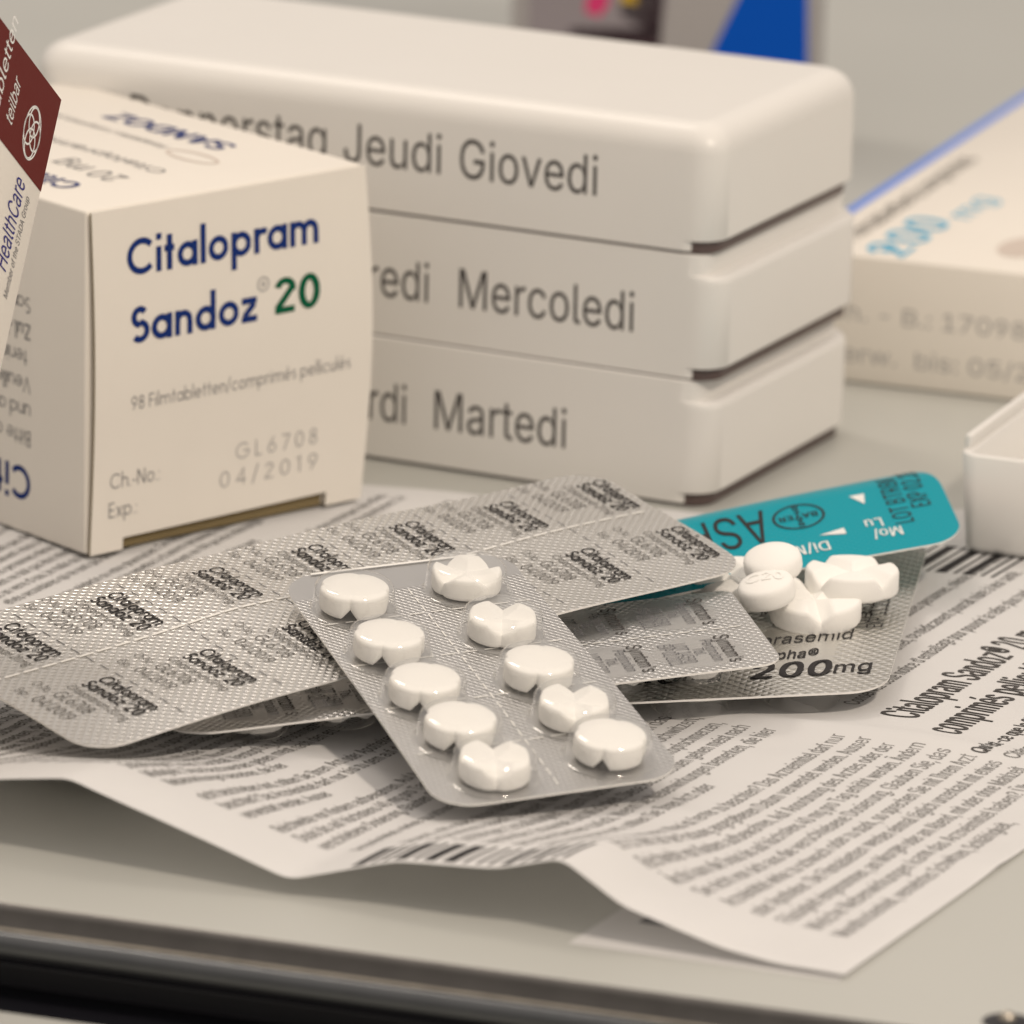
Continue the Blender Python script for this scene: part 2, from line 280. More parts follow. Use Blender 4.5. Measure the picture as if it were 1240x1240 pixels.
    'u': (161, [[72,-2,64,-2,51,1,45,4,35,12,27,23,24,30,21,46,21,149,45,149,45,48,47,41,54,29,59,25,71,20,84,20,98,24,106,30,114,43,116,54,116,149,140,149,140,0,117,0,117,36,121,36,117,26,107,12,101,7,87,0]]),
    'v': (153, [[64,0,7,149,33,149,70,48,81,8,72,8,88,61,120,149,146,149,89,0]]),
    'w': (223, [[54,0,9,149,34,149,63,45,69,16,65,16,73,53,99,149,124,149,148,62,158,16,154,16,160,45,189,149,214,149,169,0,145,0,125,68,109,133,114,133,112,121,78,0]]),
    'x': (149, [[8,0,67,86,67,67,11,149,39,149,65,110,81,81,69,81,88,115,111,149,138,149,82,66,82,84,141,0,113,0,87,39,68,71,80,71,62,39,36,0]]),
    'y': (153, [[19,-54,24,-34,41,-35,49,-31,56,-23,64,-1,7,149,33,149,70,47,81,8,72,8,81,41,120,149,146,149,80,-23,72,-38,63,-49,50,-55,41,-57,28,-57]]),
    'z': (150, [[16,0,16,18,100,126,19,127,19,149,131,149,131,130,50,24,50,22,133,22,133,0]]),
    '0': (178, [[89,-3,68,0,59,4,51,9,37,24,27,45,23,57,19,84,19,115,21,130,27,155,37,176,44,184,60,196,69,200,89,203,110,200,119,196,134,184,141,176,151,155,155,143,159,115,159,84,155,57,151,45,141,24,135,16,119,4,110,0],[89,19,103,22,109,25,119,34,127,48,130,57,135,88,134,124,127,152,119,166,109,175,103,178,89,181,75,178,64,171,59,166,51,152,48,143,43,112,44,76,51,48,59,34,64,29,75,22]]),
    '1': (178, [[30,0,30,21,154,21,154,0],[108,200,108,0,83,0,83,176,34,141,34,168,78,200]]),
    '2': (178, [[25,0,25,19,103,101,120,124,126,141,125,156,121,165,107,177,98,180,88,181,72,178,60,170,57,167,51,153,50,142,26,142,26,151,30,167,38,180,50,191,56,195,71,201,88,203,97,202,105,201,120,195,127,191,138,181,148,162,150,146,148,130,137,108,127,95,60,24,60,22,153,22,153,0]]),
    '3': (178, [[86,-3,60,1,45,7,38,12,23,29,20,36,17,52,43,52,47,38,56,28,65,23,80,20,92,20,103,22,113,26,121,33,128,46,129,62,124,77,118,85,108,92,95,96,62,97,62,118,113,176,113,178,27,178,27,200,146,200,146,181,83,109,83,114,113,112,129,104,141,94,150,80,154,65,154,48,150,33,141,20,129,9,105,-1]]),
    '4': (178, [[16,41,16,62,97,200,122,200,43,64,162,64,162,41],[111,0,111,125,135,125,135,0]]),
    '5': (178, [[87,-3,62,1,48,8,42,13,29,30,23,51,48,51,54,35,64,26,72,22,82,20,93,20,109,25,121,36,128,52,129,70,126,82,120,92,113,100,103,106,81,109,66,106,50,97,26,99,38,200,144,200,144,178,59,178,53,119,70,128,85,131,97,131,116,126,136,112,146,97,151,85,154,64,152,46,145,30,135,16,114,2,105,-1]]),
    '6': (178, [[89,-3,71,-1,63,2,49,10,43,16,33,29,27,45,25,54,25,71,31,94,40,112,99,200,127,200,59,103,57,103,60,108,70,117,84,123,109,122,131,112,141,101,149,87,153,62,151,44,145,29,129,10,106,-1],[89,19,95,19,105,22,114,28,121,35,126,45,129,62,126,79,121,88,110,99,95,104,78,103,68,99,60,93,54,84,49,68,50,50,54,40,60,31,73,22,83,19]]),
    '7': (178, [[38,0,127,178,24,178,24,200,154,200,154,176,65,0]]),
    '8': (178, [[89,-3,61,1,46,8,29,24,25,31,20,53,23,71,28,82,35,91,49,101,60,104,41,115,36,121,30,134,28,142,28,157,32,171,40,183,57,196,72,201,89,203,106,201,120,196,133,188,146,171,150,157,150,142,148,134,137,115,118,104,129,101,138,95,146,87,155,71,158,53,153,31,149,24,132,8,117,1],[89,19,101,20,117,26,127,36,132,49,131,65,124,78,111,88,95,92,83,92,72,90,58,82,49,70,45,54,48,40,57,29,76,20],[89,114,104,116,112,120,121,130,126,148,123,161,118,169,108,177,94,181,74,179,62,172,59,169,53,157,52,148,53,138,59,126,62,123,74,116]]),
    '9': (178, [[89,203,106,201,114,198,129,190,140,178,145,171,151,155,153,136,151,122,147,106,138,88,79,0,51,0,119,97,121,97,113,87,101,79,94,77,69,78,54,84,47,88,42,93,29,113,25,129,25,147,33,172,49,190,71,201],[89,181,83,181,73,178,60,169,52,155,49,138,52,121,60,108,68,101,83,96,100,97,110,101,118,107,126,121,129,138,126,155,118,169,105,178,95,181]]),
    '.': (74, [[37,-2,25,3,22,6,19,16,22,26,25,29,34,34,41,34,50,29,55,20,55,13,50,3]]),
    ',': (74, [[15,-47,27,28,54,28,33,-47]]),
    ':': (74, [[37,-2,25,3,22,6,19,16,22,26,25,29,34,34,41,34,50,29,55,20,55,13,50,3],[37,106,28,109,22,114,19,124,22,134,25,137,34,142,41,142,50,137,55,128,55,121,54,117,47,109]]),
    ';': (74, [[15,-47,27,28,54,28,33,-47],[41,106,31,109,26,114,23,121,24,131,28,137,37,142,44,142,51,139,56,134,59,124,56,114,51,109]]),
    '/': (98, [[92,209,28,-30,6,-30,70,209]]),
    '-': (178, [[132,96,132,74,45,74,45,96]]),
    "'": (81, [[31,125,28,200,53,200,50,125]]),
    '?': (141, [[52,60,54,85,58,95,66,106,86,120,97,131,100,136,102,145,103,151,102,160,96,170,87,178,79,181,62,181,50,176,44,171,39,163,36,149,11,149,11,157,19,178,34,193,54,201,70,203,86,201,100,196,112,188,120,177,126,165,127,158,126,135,120,122,112,112,84,90,78,81,76,60],[64,-2,54,1,49,6,46,16,49,26,54,31,61,34,68,34,77,29,82,20,82,13,77,3]]),
    '®': (182, [[91,46,68,50,54,56,41,64,22,87,16,101,13,117,13,132,16,148,22,162,36,180,41,185,61,197,75,201,91,203,107,201,121,197,141,185,160,162,166,148,169,132,169,117,166,101,160,87,146,69,135,60,114,50],[91,65,107,67,121,73,133,83,138,88,146,102,150,117,150,133,146,147,138,161,121,176,107,182,91,184,75,182,61,176,49,166,44,161,36,147,32,133,32,117,34,109,36,102,44,88,61,73,75,67],[107,89,90,123,108,123,125,89],[63,89,63,161,102,161,115,155,119,151,122,141,121,130,119,124,112,117,101,113,73,113,73,125,96,125,103,130,105,135,105,141,103,145,94,149,80,149,80,89]]),
    'ä': (153, [[63,-3,49,-2,37,2,27,8,22,13,16,23,12,35,13,54,20,67,30,76,39,80,54,84,99,90,104,92,108,98,108,105,105,117,98,125,94,127,82,130,72,130,55,125,44,116,39,108,16,114,22,127,26,132,46,146,70,151,85,151,99,148,117,139,127,126,131,114,132,0,109,0,109,20,107,20,102,12,89,2,75,-2],[67,18,79,19,90,23,98,29,104,37,108,50,108,75,104,72,97,70,57,64,49,61,41,55,36,45,36,38,40,28,48,22,55,19],[103,174,97,175,91,179,87,187,89,199,97,205,103,206,109,205,114,201,119,190,116,181,109,175],[46,174,37,177,30,187,30,193,33,199,40,205,46,206,55,203,62,193,62,187,59,181,52,175]]),
    'ö': (163, [[81,-3,72,-3,54,2,46,6,32,18,22,33,18,42,13,74,18,105,32,130,46,141,62,149,72,151,91,151,109,146,125,136,137,123,148,96,150,74,148,52,145,42,137,25,131,18,117,6,109,2,91,-3],[81,18,95,20,111,30,121,46,126,74,121,101,111,118,95,128,81,130,68,128,57,122,53,118,45,108,38,81,39,59,45,40,57,26,68,20],[110,174,104,175,96,181,94,187,96,199,104,205,110,206,119,203,123,199,126,190,123,181,116,175],[53,174,44,177,38,184,37,190,40,199,47,205,53,206,59,205,67,199,69,193,67,181,59,175]]),
    'ü': (161, [[72,-2,64,-2,51,1,45,4,35,12,27,23,24,30,21,46,21,149,45,149,45,48,47,41,54,29,59,25,71,20,84,20,98,24,106,30,114,43,116,54,116,149,140,149,140,0,117,0,117,36,121,36,117,26,107,12,101,7,87,0],[109,174,100,177,93,187,93,193,96,199,103,205,109,206,118,203,124,196,125,190,122,181,115,175],[52,174,46,175,41,179,36,190,39,199,46,205,52,206,58,205,64,201,68,193,66,181,58,175]]),
    'ß': (174, [[48,142,48,0,24,0,24,142,27,169,32,179,39,188,47,194,56,199,66,202,77,203,96,200,108,195,118,187,126,176,130,163,130,145,125,132,116,120,112,107,113,100,119,92,146,71,156,55,159,39,157,27,152,17,144,8,134,2,106,-3,87,-1,76,2,64,8,74,29,89,21,94,20,111,20,126,25,130,28,134,36,134,45,130,55,118,66,107,73,92,89,90,93,88,102,89,118,101,134,107,148,105,165,102,170,94,177,89,179,71,180,65,178,55,171,52,166,48,152]]),
    'é': (159, [[83,-3,73,-3,54,2,46,6,32,18,22,33,18,42,13,73,18,105,26,122,38,136,45,141,53,146,71,151,87,151,99,149,116,142,126,134,134,124,140,111,145,95,146,86,146,67,29,67,29,87,133,87,122,79,121,93,117,106,108,120,93,128,81,130,68,128,53,120,49,116,43,106,39,95,38,62,43,42,50,32,59,24,77,18,88,18,103,22,109,26,115,31,120,41,143,36,139,25,132,15,117,4,98,-2],[70,169,88,208,115,208,89,169]]),
    'è': (159, [[83,-3,73,-3,54,2,46,6,32,18,22,33,18,42,13,73,18,105,26,122,38,136,45,141,53,146,71,151,87,151,99,149,116,142,126,134,134,124,140,111,145,95,146,86,146,67,29,67,29,87,133,87,122,79,121,93,117,106,108,120,93,128,81,130,68,128,53,120,49,116,43,106,39,95,38,62,43,42,50,32,59,24,77,18,88,18,103,22,109,26,115,31,120,41,143,36,139,25,132,15,117,4,98,-2],[71,169,45,208,72,208,90,169]]),
    'ê': (159, [[83,-3,73,-3,54,2,46,6,32,18,22,33,18,42,13,73,18,105,26,122,38,136,45,141,53,146,71,151,87,151,99,149,116,142,126,134,134,124,140,111,145,95,146,86,146,67,29,67,29,87,133,87,122,79,121,93,117,106,108,120,93,128,81,130,68,128,53,120,49,116,43,106,39,95,38,62,43,42,50,32,59,24,77,18,88,18,103,22,109,26,115,31,120,41,143,36,139,25,132,15,117,4,98,-2],[61,171,37,172,69,208,92,208,123,172,99,171,80,195]]),
    'à': (153, [[63,-3,49,-2,37,2,27,8,22,13,16,23,12,35,13,54,20,67,30,76,39,80,54,84,99,90,104,92,108,98,108,105,105,117,98,125,94,127,82,130,72,130,55,125,44,116,39,108,16,114,22,127,26,132,46,146,70,151,85,151,99,148,117,139,127,126,131,114,132,0,109,0,109,20,107,20,102,12,89,2,75,-2],[67,18,79,19,90,23,98,29,104,37,108,50,108,75,104,72,97,70,57,64,49,61,41,55,36,45,36,38,40,28,48,22,55,19],[65,169,39,208,66,208,85,169]]),
    'ç': (156, [[81,-3,72,-3,54,2,46,6,32,18,22,33,18,42,13,74,18,105,32,130,54,146,72,151,97,150,112,145,124,137,134,127,141,114,142,109,119,103,114,114,104,124,92,129,81,130,68,128,57,122,45,108,38,81,39,59,45,40,57,26,68,20,81,18,92,19,104,24,109,28,115,35,120,46,143,40,137,26,131,18,120,8,112,3,97,-2],[67,-56,67,-42,89,-42,93,-40,95,-37,96,-33,93,-26,71,-24,75,6,88,6,88,-12,94,-12,104,-15,110,-20,112,-24,114,-33,112,-44,106,-51,96,-55]]),
    'Ä': (189, [[6,0,79,200,109,200,182,0,155,0,106,138,91,188,96,188,90,165,77,124,33,0],[43,56,43,78,145,78,145,56],[123,225,116,226,111,230,107,238,109,250,114,254,123,257,134,252,138,244,136,232,129,226],[66,225,57,228,50,238,50,244,53,250,57,254,66,257,75,254,82,244,82,238,79,232,72,226]]),
    'Ö': (210, [[105,-3,81,0,70,4,59,10,41,25,27,45,22,57,19,70,16,100,17,115,22,143,27,155,41,175,59,190,70,196,81,200,105,203,129,200,140,196,151,190,169,175,182,155,187,143,191,129,194,100,191,70,187,57,176,34,169,25,151,10,140,4,129,0],[105,21,114,21,130,26,144,35,150,41,161,57,167,76,169,88,169,112,167,124,161,143,156,152,144,165,137,170,130,174,114,179,96,179,88,177,72,170,59,159,49,143,43,124,41,112,41,88,43,76,49,57,54,48,59,41,72,30,88,23,96,21],[133,225,124,228,118,235,117,241,120,250,124,254,133,257,142,254,147,250,149,244,147,232,139,226],[77,225,71,226,63,232,61,238,63,250,68,254,77,257,86,254,90,250,93,241,90,232,83,226]]),
    'Ü': (203, [[102,-3,90,-3,80,-1,70,2,52,11,33,31,29,40,24,58,24,200,49,200,49,63,52,50,55,44,68,30,80,24,102,20,124,24,136,30,145,39,151,50,154,63,154,200,180,200,180,68,179,58,174,40,165,24,151,11,143,6,124,-1],[130,225,121,228,114,238,114,244,117,250,121,254,130,257,139,254,146,244,146,238,143,232,136,226],[74,225,67,226,62,230,58,238,60,250,65,254,74,257,85,252,89,244,87,232,80,226]]),
    ' ': (74, []),
}
GLYPHS['ô'] = GLYPHS['ö']
_gdata = {}
for _c, (_adv, _ls) in GLYPHS.items():
    ls = [[(q[k] / 200, q[k + 1] / 200) for k in range(0, len(q), 2)] for q in _ls]
    pts = [Vector(p) for q in ls for p in q]; tri = []
    if pts:
        off, ed = 0, []
        for q in ls:
            ed += [(off + k, off + (k + 1) % len(q)) for k in range(len(q))]; off += len(q)
        cv, _, cf, _, _, _ = delaunay_2d_cdt(pts, ed, [], 0, 1e-5)
        def within(x, y):                                   # winding number, so that overlapping strokes stay filled
            c = 0
            for q in ls:
                for k in range(len(q)):
                    (x0, y0), (x1, y1) = q[k - 1], q[k]
                    if (y0 > y) != (y1 > y) and x < (x1 - x0) * (y - y0) / (y1 - y0) + x0: c += 1 if y1 > y0 else -1
            return c != 0
        for f in cf:
            m = sum((cv[v] for v in f), Vector((0, 0))) / len(f)
            if within(m.x, m.y): tri.append(tuple(f))
        ls = [[(v.x, v.y) for v in cv]]
    _gdata[_c] = (_adv / 200, np.array([p for q in ls for p in q]).reshape(-1, 2), np.array(tri, int).reshape(-1, 3))
_cache = {}
def font_text(body, bold=0.0, res=0):
    """a plain sans from its outlines, flat triangles, cap height 1; bold doubles the strokes sideways"""
    key = (body, bold)
    if key not in _cache:
        V, F, x, n = [np.zeros((0, 3))], [], 0.0, 0
        for ch in body:
            adv, P, T = _gdata[ch]
            for k, dx in enumerate((0.0,) if bold < .02 else (0.0, bold, 2 * bold)):
                if len(P):
                    V.append(np.column_stack([P[:, 0] + x + dx, P[:, 1], np.full(len(P), .004 * k)])); F.append(T + n); n += len(P)
            x += adv + (bold if bold >= .02 else 0)
        _cache[key] = (np.concatenate(V), [tuple(int(i) for i in t) for t in np.concatenate(F)] if F else [])
    return _cache[key]

XH = 0.68
def _glyphs(w):
    R = XH / 2 - w / 2; h = w / 2; c = XH / 2
    A = lambda cx, cy, rx, ry, a0, a1: ('A', cx, cy, rx, ry, a0, a1)
    P = lambda *p: ('L', p)
    circ = A(c, c, R, R, 0, 360)
    bw = 0.58; ar = bw / 2 - h
    g = {}
    g['a'] = ([circ, P((XH - h, 0), (XH - h, XH))], XH)
    g['b'] = ([circ, P((h, 0), (h, 1.08))], XH)
    g['d'] = ([circ, P((XH - h, 0), (XH - h, 1.08))], XH)
    g['p'] = ([circ, P((h, -.34), (h, XH))], XH)
    g['q'] = ([circ, P((XH - h, -.34), (XH - h, XH))], XH)
    g['o'] = ([circ], XH)
    g['c'] = ([A(c, c, R, R, 48, 312)], XH * .86)
    g['e'] = ([A(c, c, R, R, 0, 318), P((h, c), (XH - h, c))], XH)
    g['é'] = (g['e'][0] + [P((.28, .8), (.44, 1.0))], XH)
    g['ê'] = (g['e'][0] + [P((.2, .8), (.34, .98), (.48, .8))], XH)
    g['i'] = ([P((h, 0), (h, XH)), P((h, .86), (h, .86 + w))], w)
    g['j'] = ([P((h, -.3), (h, XH)), P((h, .86), (h, .86 + w))], w)
    g['l'] = ([P((h, 0), (h, 1.08))], w)
    g['t'] = ([P((.17, 0), (.17, .96)), P((0, XH - h), (.34, XH - h))], .34)
    g['f'] = ([P((.13, 0), (.13, .85)), A(.28, .85, .15, .2, 80, 180), P((0, XH - h), (.32, XH - h))], .34)
    arch = lambda x: [A(x + ar, XH - h - ar, ar, ar, 0, 180), P((x + 2 * ar, 0), (x + 2 * ar, XH - h - ar))]
    g['n'] = ([P((h, 0), (h, XH))] + arch(h), bw)
    g['h'] = ([P((h, 0), (h, 1.08))] + arch(h), bw)
    g['m'] = ([P((h, 0), (h, XH))] + arch(h) + arch(h + 2 * ar), bw + 2 * ar)
    g['u'] = ([P((h, XH), (h, h + ar)), A(h + ar, h + ar, ar, ar, 180, 360), P((h + 2 * ar, 0), (h + 2 * ar, XH))], bw)
    g['r'] = ([P((h, 0), (h, XH)), A(h + .22, XH - h - .22, .22, .22, 55, 180)], .36)
    g['s'] = ([A(.22, XH - h - .14, .15, .14, 40, 270), A(.22, h + .15, .17, .15, -130, 90)], .44)
    g['z'] = ([P((0, XH - h), (.5, XH - h)), P((.42, XH - w), (.08, w)), P((0, h), (.52, h))], .52)
    g['v'] = ([P((.03, XH), (.26, 0), (.49, XH))], .52)
    g['x'] = ([P((.03, XH), (.47, 0)), P((.47, XH), (.03, 0))], .5)
    g['k'] = ([P((h, 0), (h, 1.08)), P((.45, XH), (.12, .32), (.48, 0))], .5)
    g['y'] = ([P((.03, XH), (.26, .06)), P((.49, XH), (.15, -.34))], .52)
    g['g'] = ([circ, P((XH - h, 0), (XH - h, XH)), A(c, 0, R, .3, 180, 360)], XH)
    g['C'] = ([A(.5, .5, .5 - h, .5 - h, 42, 318)], .88)
    g['G'] = ([A(.5, .5, .5 - h, .5 - h, 42, 360), P((.55, .5), (1 - h, .5))], 1.0)
    g['S'] = ([A(.27, 1 - h - .21, .2, .21, 35, 270), A(.27, h + .23, .23, .23, -140, 90)], .55)
    g['F'] = ([P((h, 0), (h, 1)), P((0, 1 - h), (.5, 1 - h)), P((0, .5), (.46, .5))], .52)
    g['E'] = (g['F'][0] + [P((0, h), (.5, h))], .52)
    g['L'] = ([P((h, 0), (h, 1)), P((0, h), (.46, h))], .48)
    g['N'] = ([P((h, 0), (h, 1)), P((h, 1), (.7 - h, 0)), P((.7 - h, 0), (.7 - h, 1))], .7)
    g['T'] = ([P((.25, 0), (.25, 1)), P((0, 1 - h), (.5, 1 - h))], .5)
    g['V'] = ([P((.03, 1), (.36, 0), (.69, 1))], .72)
    g['A'] = ([P((.03, 0), (.36, 1), (.69, 0)), P((.16, .33), (.56, .33))], .72)
    g['B'] = ([P((h, 0), (h, 1)), A(.2, .76, .22, .24 - h, -90, 90), A(.2, .27, .28, .27 - h, -90, 90), P((h, h), (.2, h)), P((h, .52), (.2, .52)), P((h, 1 - h), (.2, 1 - h))], .55)
    g['Z'] = ([P((0, 1 - h), (.58, 1 - h)), P((.5, 1 - w), (.06, w)), P((0, h), (.6, h))], .6)
    g['0'] = ([A(.31, .5, .31 - h, .5 - h, 0, 360)], .62)
    g['1'] = ([P((.22, 0), (.22, 1), (.05, .85))], .34)
    g['2'] = ([A(.29, 1 - h - .22, .22, .22, -20, 170), P((.29 + .205, .70), (.06, w * .8)), P((0, h), (.56, h))], .58)
    g['4'] = ([P((.46, 0), (.46, 1), (.04, .27), (.62, .27))], .62)
    g['5'] = ([P((.5, 1 - h), (.16, 1 - h), (.1, .56)), A(.26, .32, .25, .32 - h, -140, 125)], .56)
    g['6'] = ([A(.3, .31, .3 - h, .31 - h, 0, 360), P((.08, .42), (.42, 1))], .6)
    g['9'] = ([A(.3, .69, .3 - h, .31 - h, 0, 360), P((.52, .58), (.18, 0))], .6)
    g['7'] = ([P((0, 1 - h), (.54, 1 - h), (.16, 0))], .55)
    g['3'] = ([A(.26, .75, .2, .25 - h, -70, 160), A(.26, .28, .25, .28 - h, -160, 80)], .54)
    g['8'] = ([A(.29, .76, .2, .24 - h, 0, 360), A(.29, .28, .28 - h, .28 - h, 0, 360)], .58)
    g['/'] = ([P((0, -.12), (.34, 1.08))], .36)
    g['.'] = ([P((h, 0), (h, w))], w)
    g[':'] = ([P((h, 0), (h, w)), P((h, .5), (h, .5 + w))], w)
    g['-'] = ([P((0, .33), (.3, .33))], .3)
    g['®'] = ([('R', .2, .86, .19, .19, 0, 360), ('R', .2, .86, .05, .06, 0, 360)], .42)
    g["'"] = ([P((h, .75), (h, 1.05))], w)
    return g
_gl = {}
def stroke_text(body, w=0.15, gap=0.10, space=0.34, res=22):
    """a geometric sans drawn as strokes (circles and straight stems), cap height 1"""
    if w not in _gl: _gl[w] = _glyphs(w)
    V, F, x, k = [], [], 0.0, 0
    for ch in body:
        if ch == ' ': x += space; continue
        if ch not in _gl[w]: continue
        strokes, adv = _gl[w][ch]
        for st in strokes:
            ww = w
            if st[0] in 'AR':
                _, cx, cy, rx, ry, a0, a1 = st
                if st[0] == 'R': ww = 0.05
                n = max(4, int(res * abs(a1 - a0) / 360))
                t = np.radians(np.linspace(a0, a1, n + 1))
                c = np.stack([cx + rx * np.cos(t), cy + ry * np.sin(t)], 1)
            else:
                c = np.array(st[1], float)
            d = np.gradient(c, axis=0) if st[0] in 'AR' else None
            if d is None:
                segs = np.diff(c, axis=0); segs /= np.linalg.norm(segs, axis=1)[:, None]
                nn = np.stack([-segs[:, 1], segs[:, 0]], 1)
                nv = np.zeros_like(c); nv[0], nv[-1] = nn[0], nn[-1]
                for i in range(1, len(c) - 1):
                    b = nn[i - 1] + nn[i]; b /= max(np.linalg.norm(b), 1e-6); nv[i] = b / max(b @ nn[i], .45)
            else:
                d /= np.linalg.norm(d, axis=1)[:, None]; nv = np.stack([-d[:, 1], d[:, 0]], 1)
            l, r = c + nv * ww / 2, c - nv * ww / 2
            b0 = len(V); z = (k % 4) * 0.004; k += 1
            for i in range(len(c)):
                V.append((x + l[i, 0], l[i, 1], z)); V.append((x + r[i, 0], r[i, 1], z))
            for i in range(len(c) - 1):
                F.append((b0 + 2 * i, b0 + 2 * i + 1, b0 + 2 * i + 3, b0 + 2 * i + 2))
        x += adv + gap
    return np.array(V).reshape(-1, 3), F

def width(t): return float(t[0][:, 0].max()) if len(t[0]) else 0.0

class Print:
    """collects flat print on one surface, each item placed by origin, reading direction and up direction in surface coordinates"""
    def __init__(s, surf, lift=0.004): s.surf, s.lift, s.V, s.F, s.n = surf, lift, [], [], 0
    def add(s, t, at, size, d=(1, 0), up=(0, 1), sx=1.0, shear=0.0, fit=None, align=0.0, lift=0.0):
        V, F = t
        if not len(V): return s
        X = V[:, 0] * size * sx; Y = V[:, 1] * size
        if fit: X = X * (fit / X.max())
        X = X - align * X.max() + shear * Y
        U = at[0] + X * d[0] + Y * up[0]; W = at[1] + X * d[1] + Y * up[1]
        P = s.surf(U, W, s.lift + lift + V[:, 2] * size)
        s.V.append(P); s.F += [tuple(i + s.n for i in f) for f in F]; s.n += len(P)
        return s
    def poly(s, pts, lift=0.0):
        p = np.array(pts, float); P = s.surf(p[:, 0], p[:, 1], np.full(len(p), s.lift + lift))
        s.V.append(P); s.F.append(tuple(range(s.n, s.n + len(p)))); s.n += len(p); return s
    def ring(s, c, rx, ry, w, n=40, d=(1, 0), up=(0, 1), a0=0, a1=360):
        t = np.radians(np.linspace(a0, a1, n + 1)); V = []; F = []
        for q, r in ((w / 2, 0), (-w / 2, 1)):
            pass
        for i, a in enumerate(t):
            for q in (w / 2, -w / 2): V.append(((rx + q) * math.cos(a), (ry + q) * math.sin(a), 0))
        for i in range(n): F.append((2 * i, 2 * i + 1, 2 * i + 3, 2 * i + 2))
        V = np.array(V)
        U = c[0] + V[:, 0] * d[0] + V[:, 1] * up[0]; W = c[1] + V[:, 0] * d[1] + V[:, 1] * up[1]
        P = s.surf(U, W, np.full(len(U), s.lift))
        s.V.append(P); s.F += [tuple(j + s.n for j in f) for f in F]; s.n += len(P); return s
    def rect(s, u0, v0, u1, v1, nu=1, nv=1, lift=0.0):
        for i in range(nu):
            for j in range(nv):
                a, b = u0 + (u1 - u0) * i / nu, u0 + (u1 - u0) * (i + 1) / nu
                c, d = v0 + (v1 - v0) * j / nv, v0 + (v1 - v0) * (j + 1) / nv
                s.poly([(a, c), (b, c), (b, d), (a, d)], lift)
        return s
    def build(s, name, m, parent):
        o = obj(name, mesh(np.concatenate(s.V), s.F), parent, m)
        if name.endswith(('print', 'lettering', 'perforation', 'name', 'date', 'barcode', 'headings', 'lines')): o['kind'] = 'stuff'      # flat print, past picking apart
        return o

# ------------------------------------------------------------------ table
EDGE0 = np.array([-6.07, -17.61]); ED = np.array([0.946, -0.324]); ED /= np.linalg.norm(ED); EN = np.array([-ED[1], ED[0]])   # EN points inward
table = thing('table', 'pale grey table with a steel edge under all the medicine', 'table')
def edge_pt(s, q, z): p = EDGE0 + ED * s + EN * q; return (p[0], p[1], z)
S0, S1, S2 = -45, 60, 7.35 + 90
obj('table_top', mesh([edge_pt(S0, 0, 0), edge_pt(S1, 0, 0), edge_pt(S1, 75, 0), edge_pt(S0, 75, 0)], [(0, 1, 2, 3)]), table, M['table'])
def extrude(name, prof, m, s0=S0, s1=S1, smooth=True):
    V = [edge_pt(s, -q, z) for s in (s0, s1) for q, z in prof]; n = len(prof)
    return obj(name, mesh(V, [(i, i + 1, n + i + 1, n + i) for i in range(n - 1)], smooth), table, m)
extrude('edge_lip', [(0.0, -0.002), (0.05, -0.02), (0.06, -0.08), (0.08, -0.26), (0.10, -0.30)], M['bronze'])
bead = [(0.10 + .028 * (1 - math.cos(t)), -0.30 + .028 * math.sin(t)) for t in np.linspace(0, math.pi, 7)]
extrude('added_highlight_bead', bead, M['bead'])  # bead added to catch the bright streak on the edge
arc = [(0.155, -0.30)] + [(0.17 + 0.15 * math.sin(t), -0.45 + 0.15 * math.cos(t)) for t in np.linspace(0.05, 1.55, 8)] + [(0.32, -0.52), (0.28, -0.56)]
extrude('edge_rail', arc, M['steel'])
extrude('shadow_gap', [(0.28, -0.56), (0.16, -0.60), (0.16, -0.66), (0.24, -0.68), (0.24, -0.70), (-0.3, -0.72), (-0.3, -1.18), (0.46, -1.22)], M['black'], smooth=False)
extrude('lower_rail', [(0.46, -1.22), (0.56, -1.25), (0.62, -1.32), (4.0, -1.46)], M['table'])

sc = np.array((5.856, -21.092, 0.000))
def dome_cap(r, h, n=28, k=6):
    V = [(0, 0, h)] + [(r * math.sin(a) * math.cos(t), r * math.sin(a) * math.sin(t), h * math.cos(a)) for a in np.linspace(math.pi / 2 / k, math.pi / 2, k) for t in np.linspace(0, 2 * math.pi, n, endpoint=False)]
    F = [(0, 1 + i, 1 + (i + 1) % n) for i in range(n)] + [(1 + j * n + i, 1 + (j + 1) * n + i, 1 + (j + 1) * n + (i + 1) % n, 1 + j * n + (i + 1) % n) for j in range(k - 1) for i in range(n)]
    return mesh(V, F, True)
o = obj('dark_corner_stand_in', dome_cap(.30, .05), table, M['black']); o.location = tuple(sc)  # added disc, standing in for a blurred dark detail at the corner
o = obj('bright_dot_stand_in', dome_cap(.10, .09), table, M['bead']); o.location = (sc[0], sc[1], .045)  # added dome for the bright dot inside that dark detail

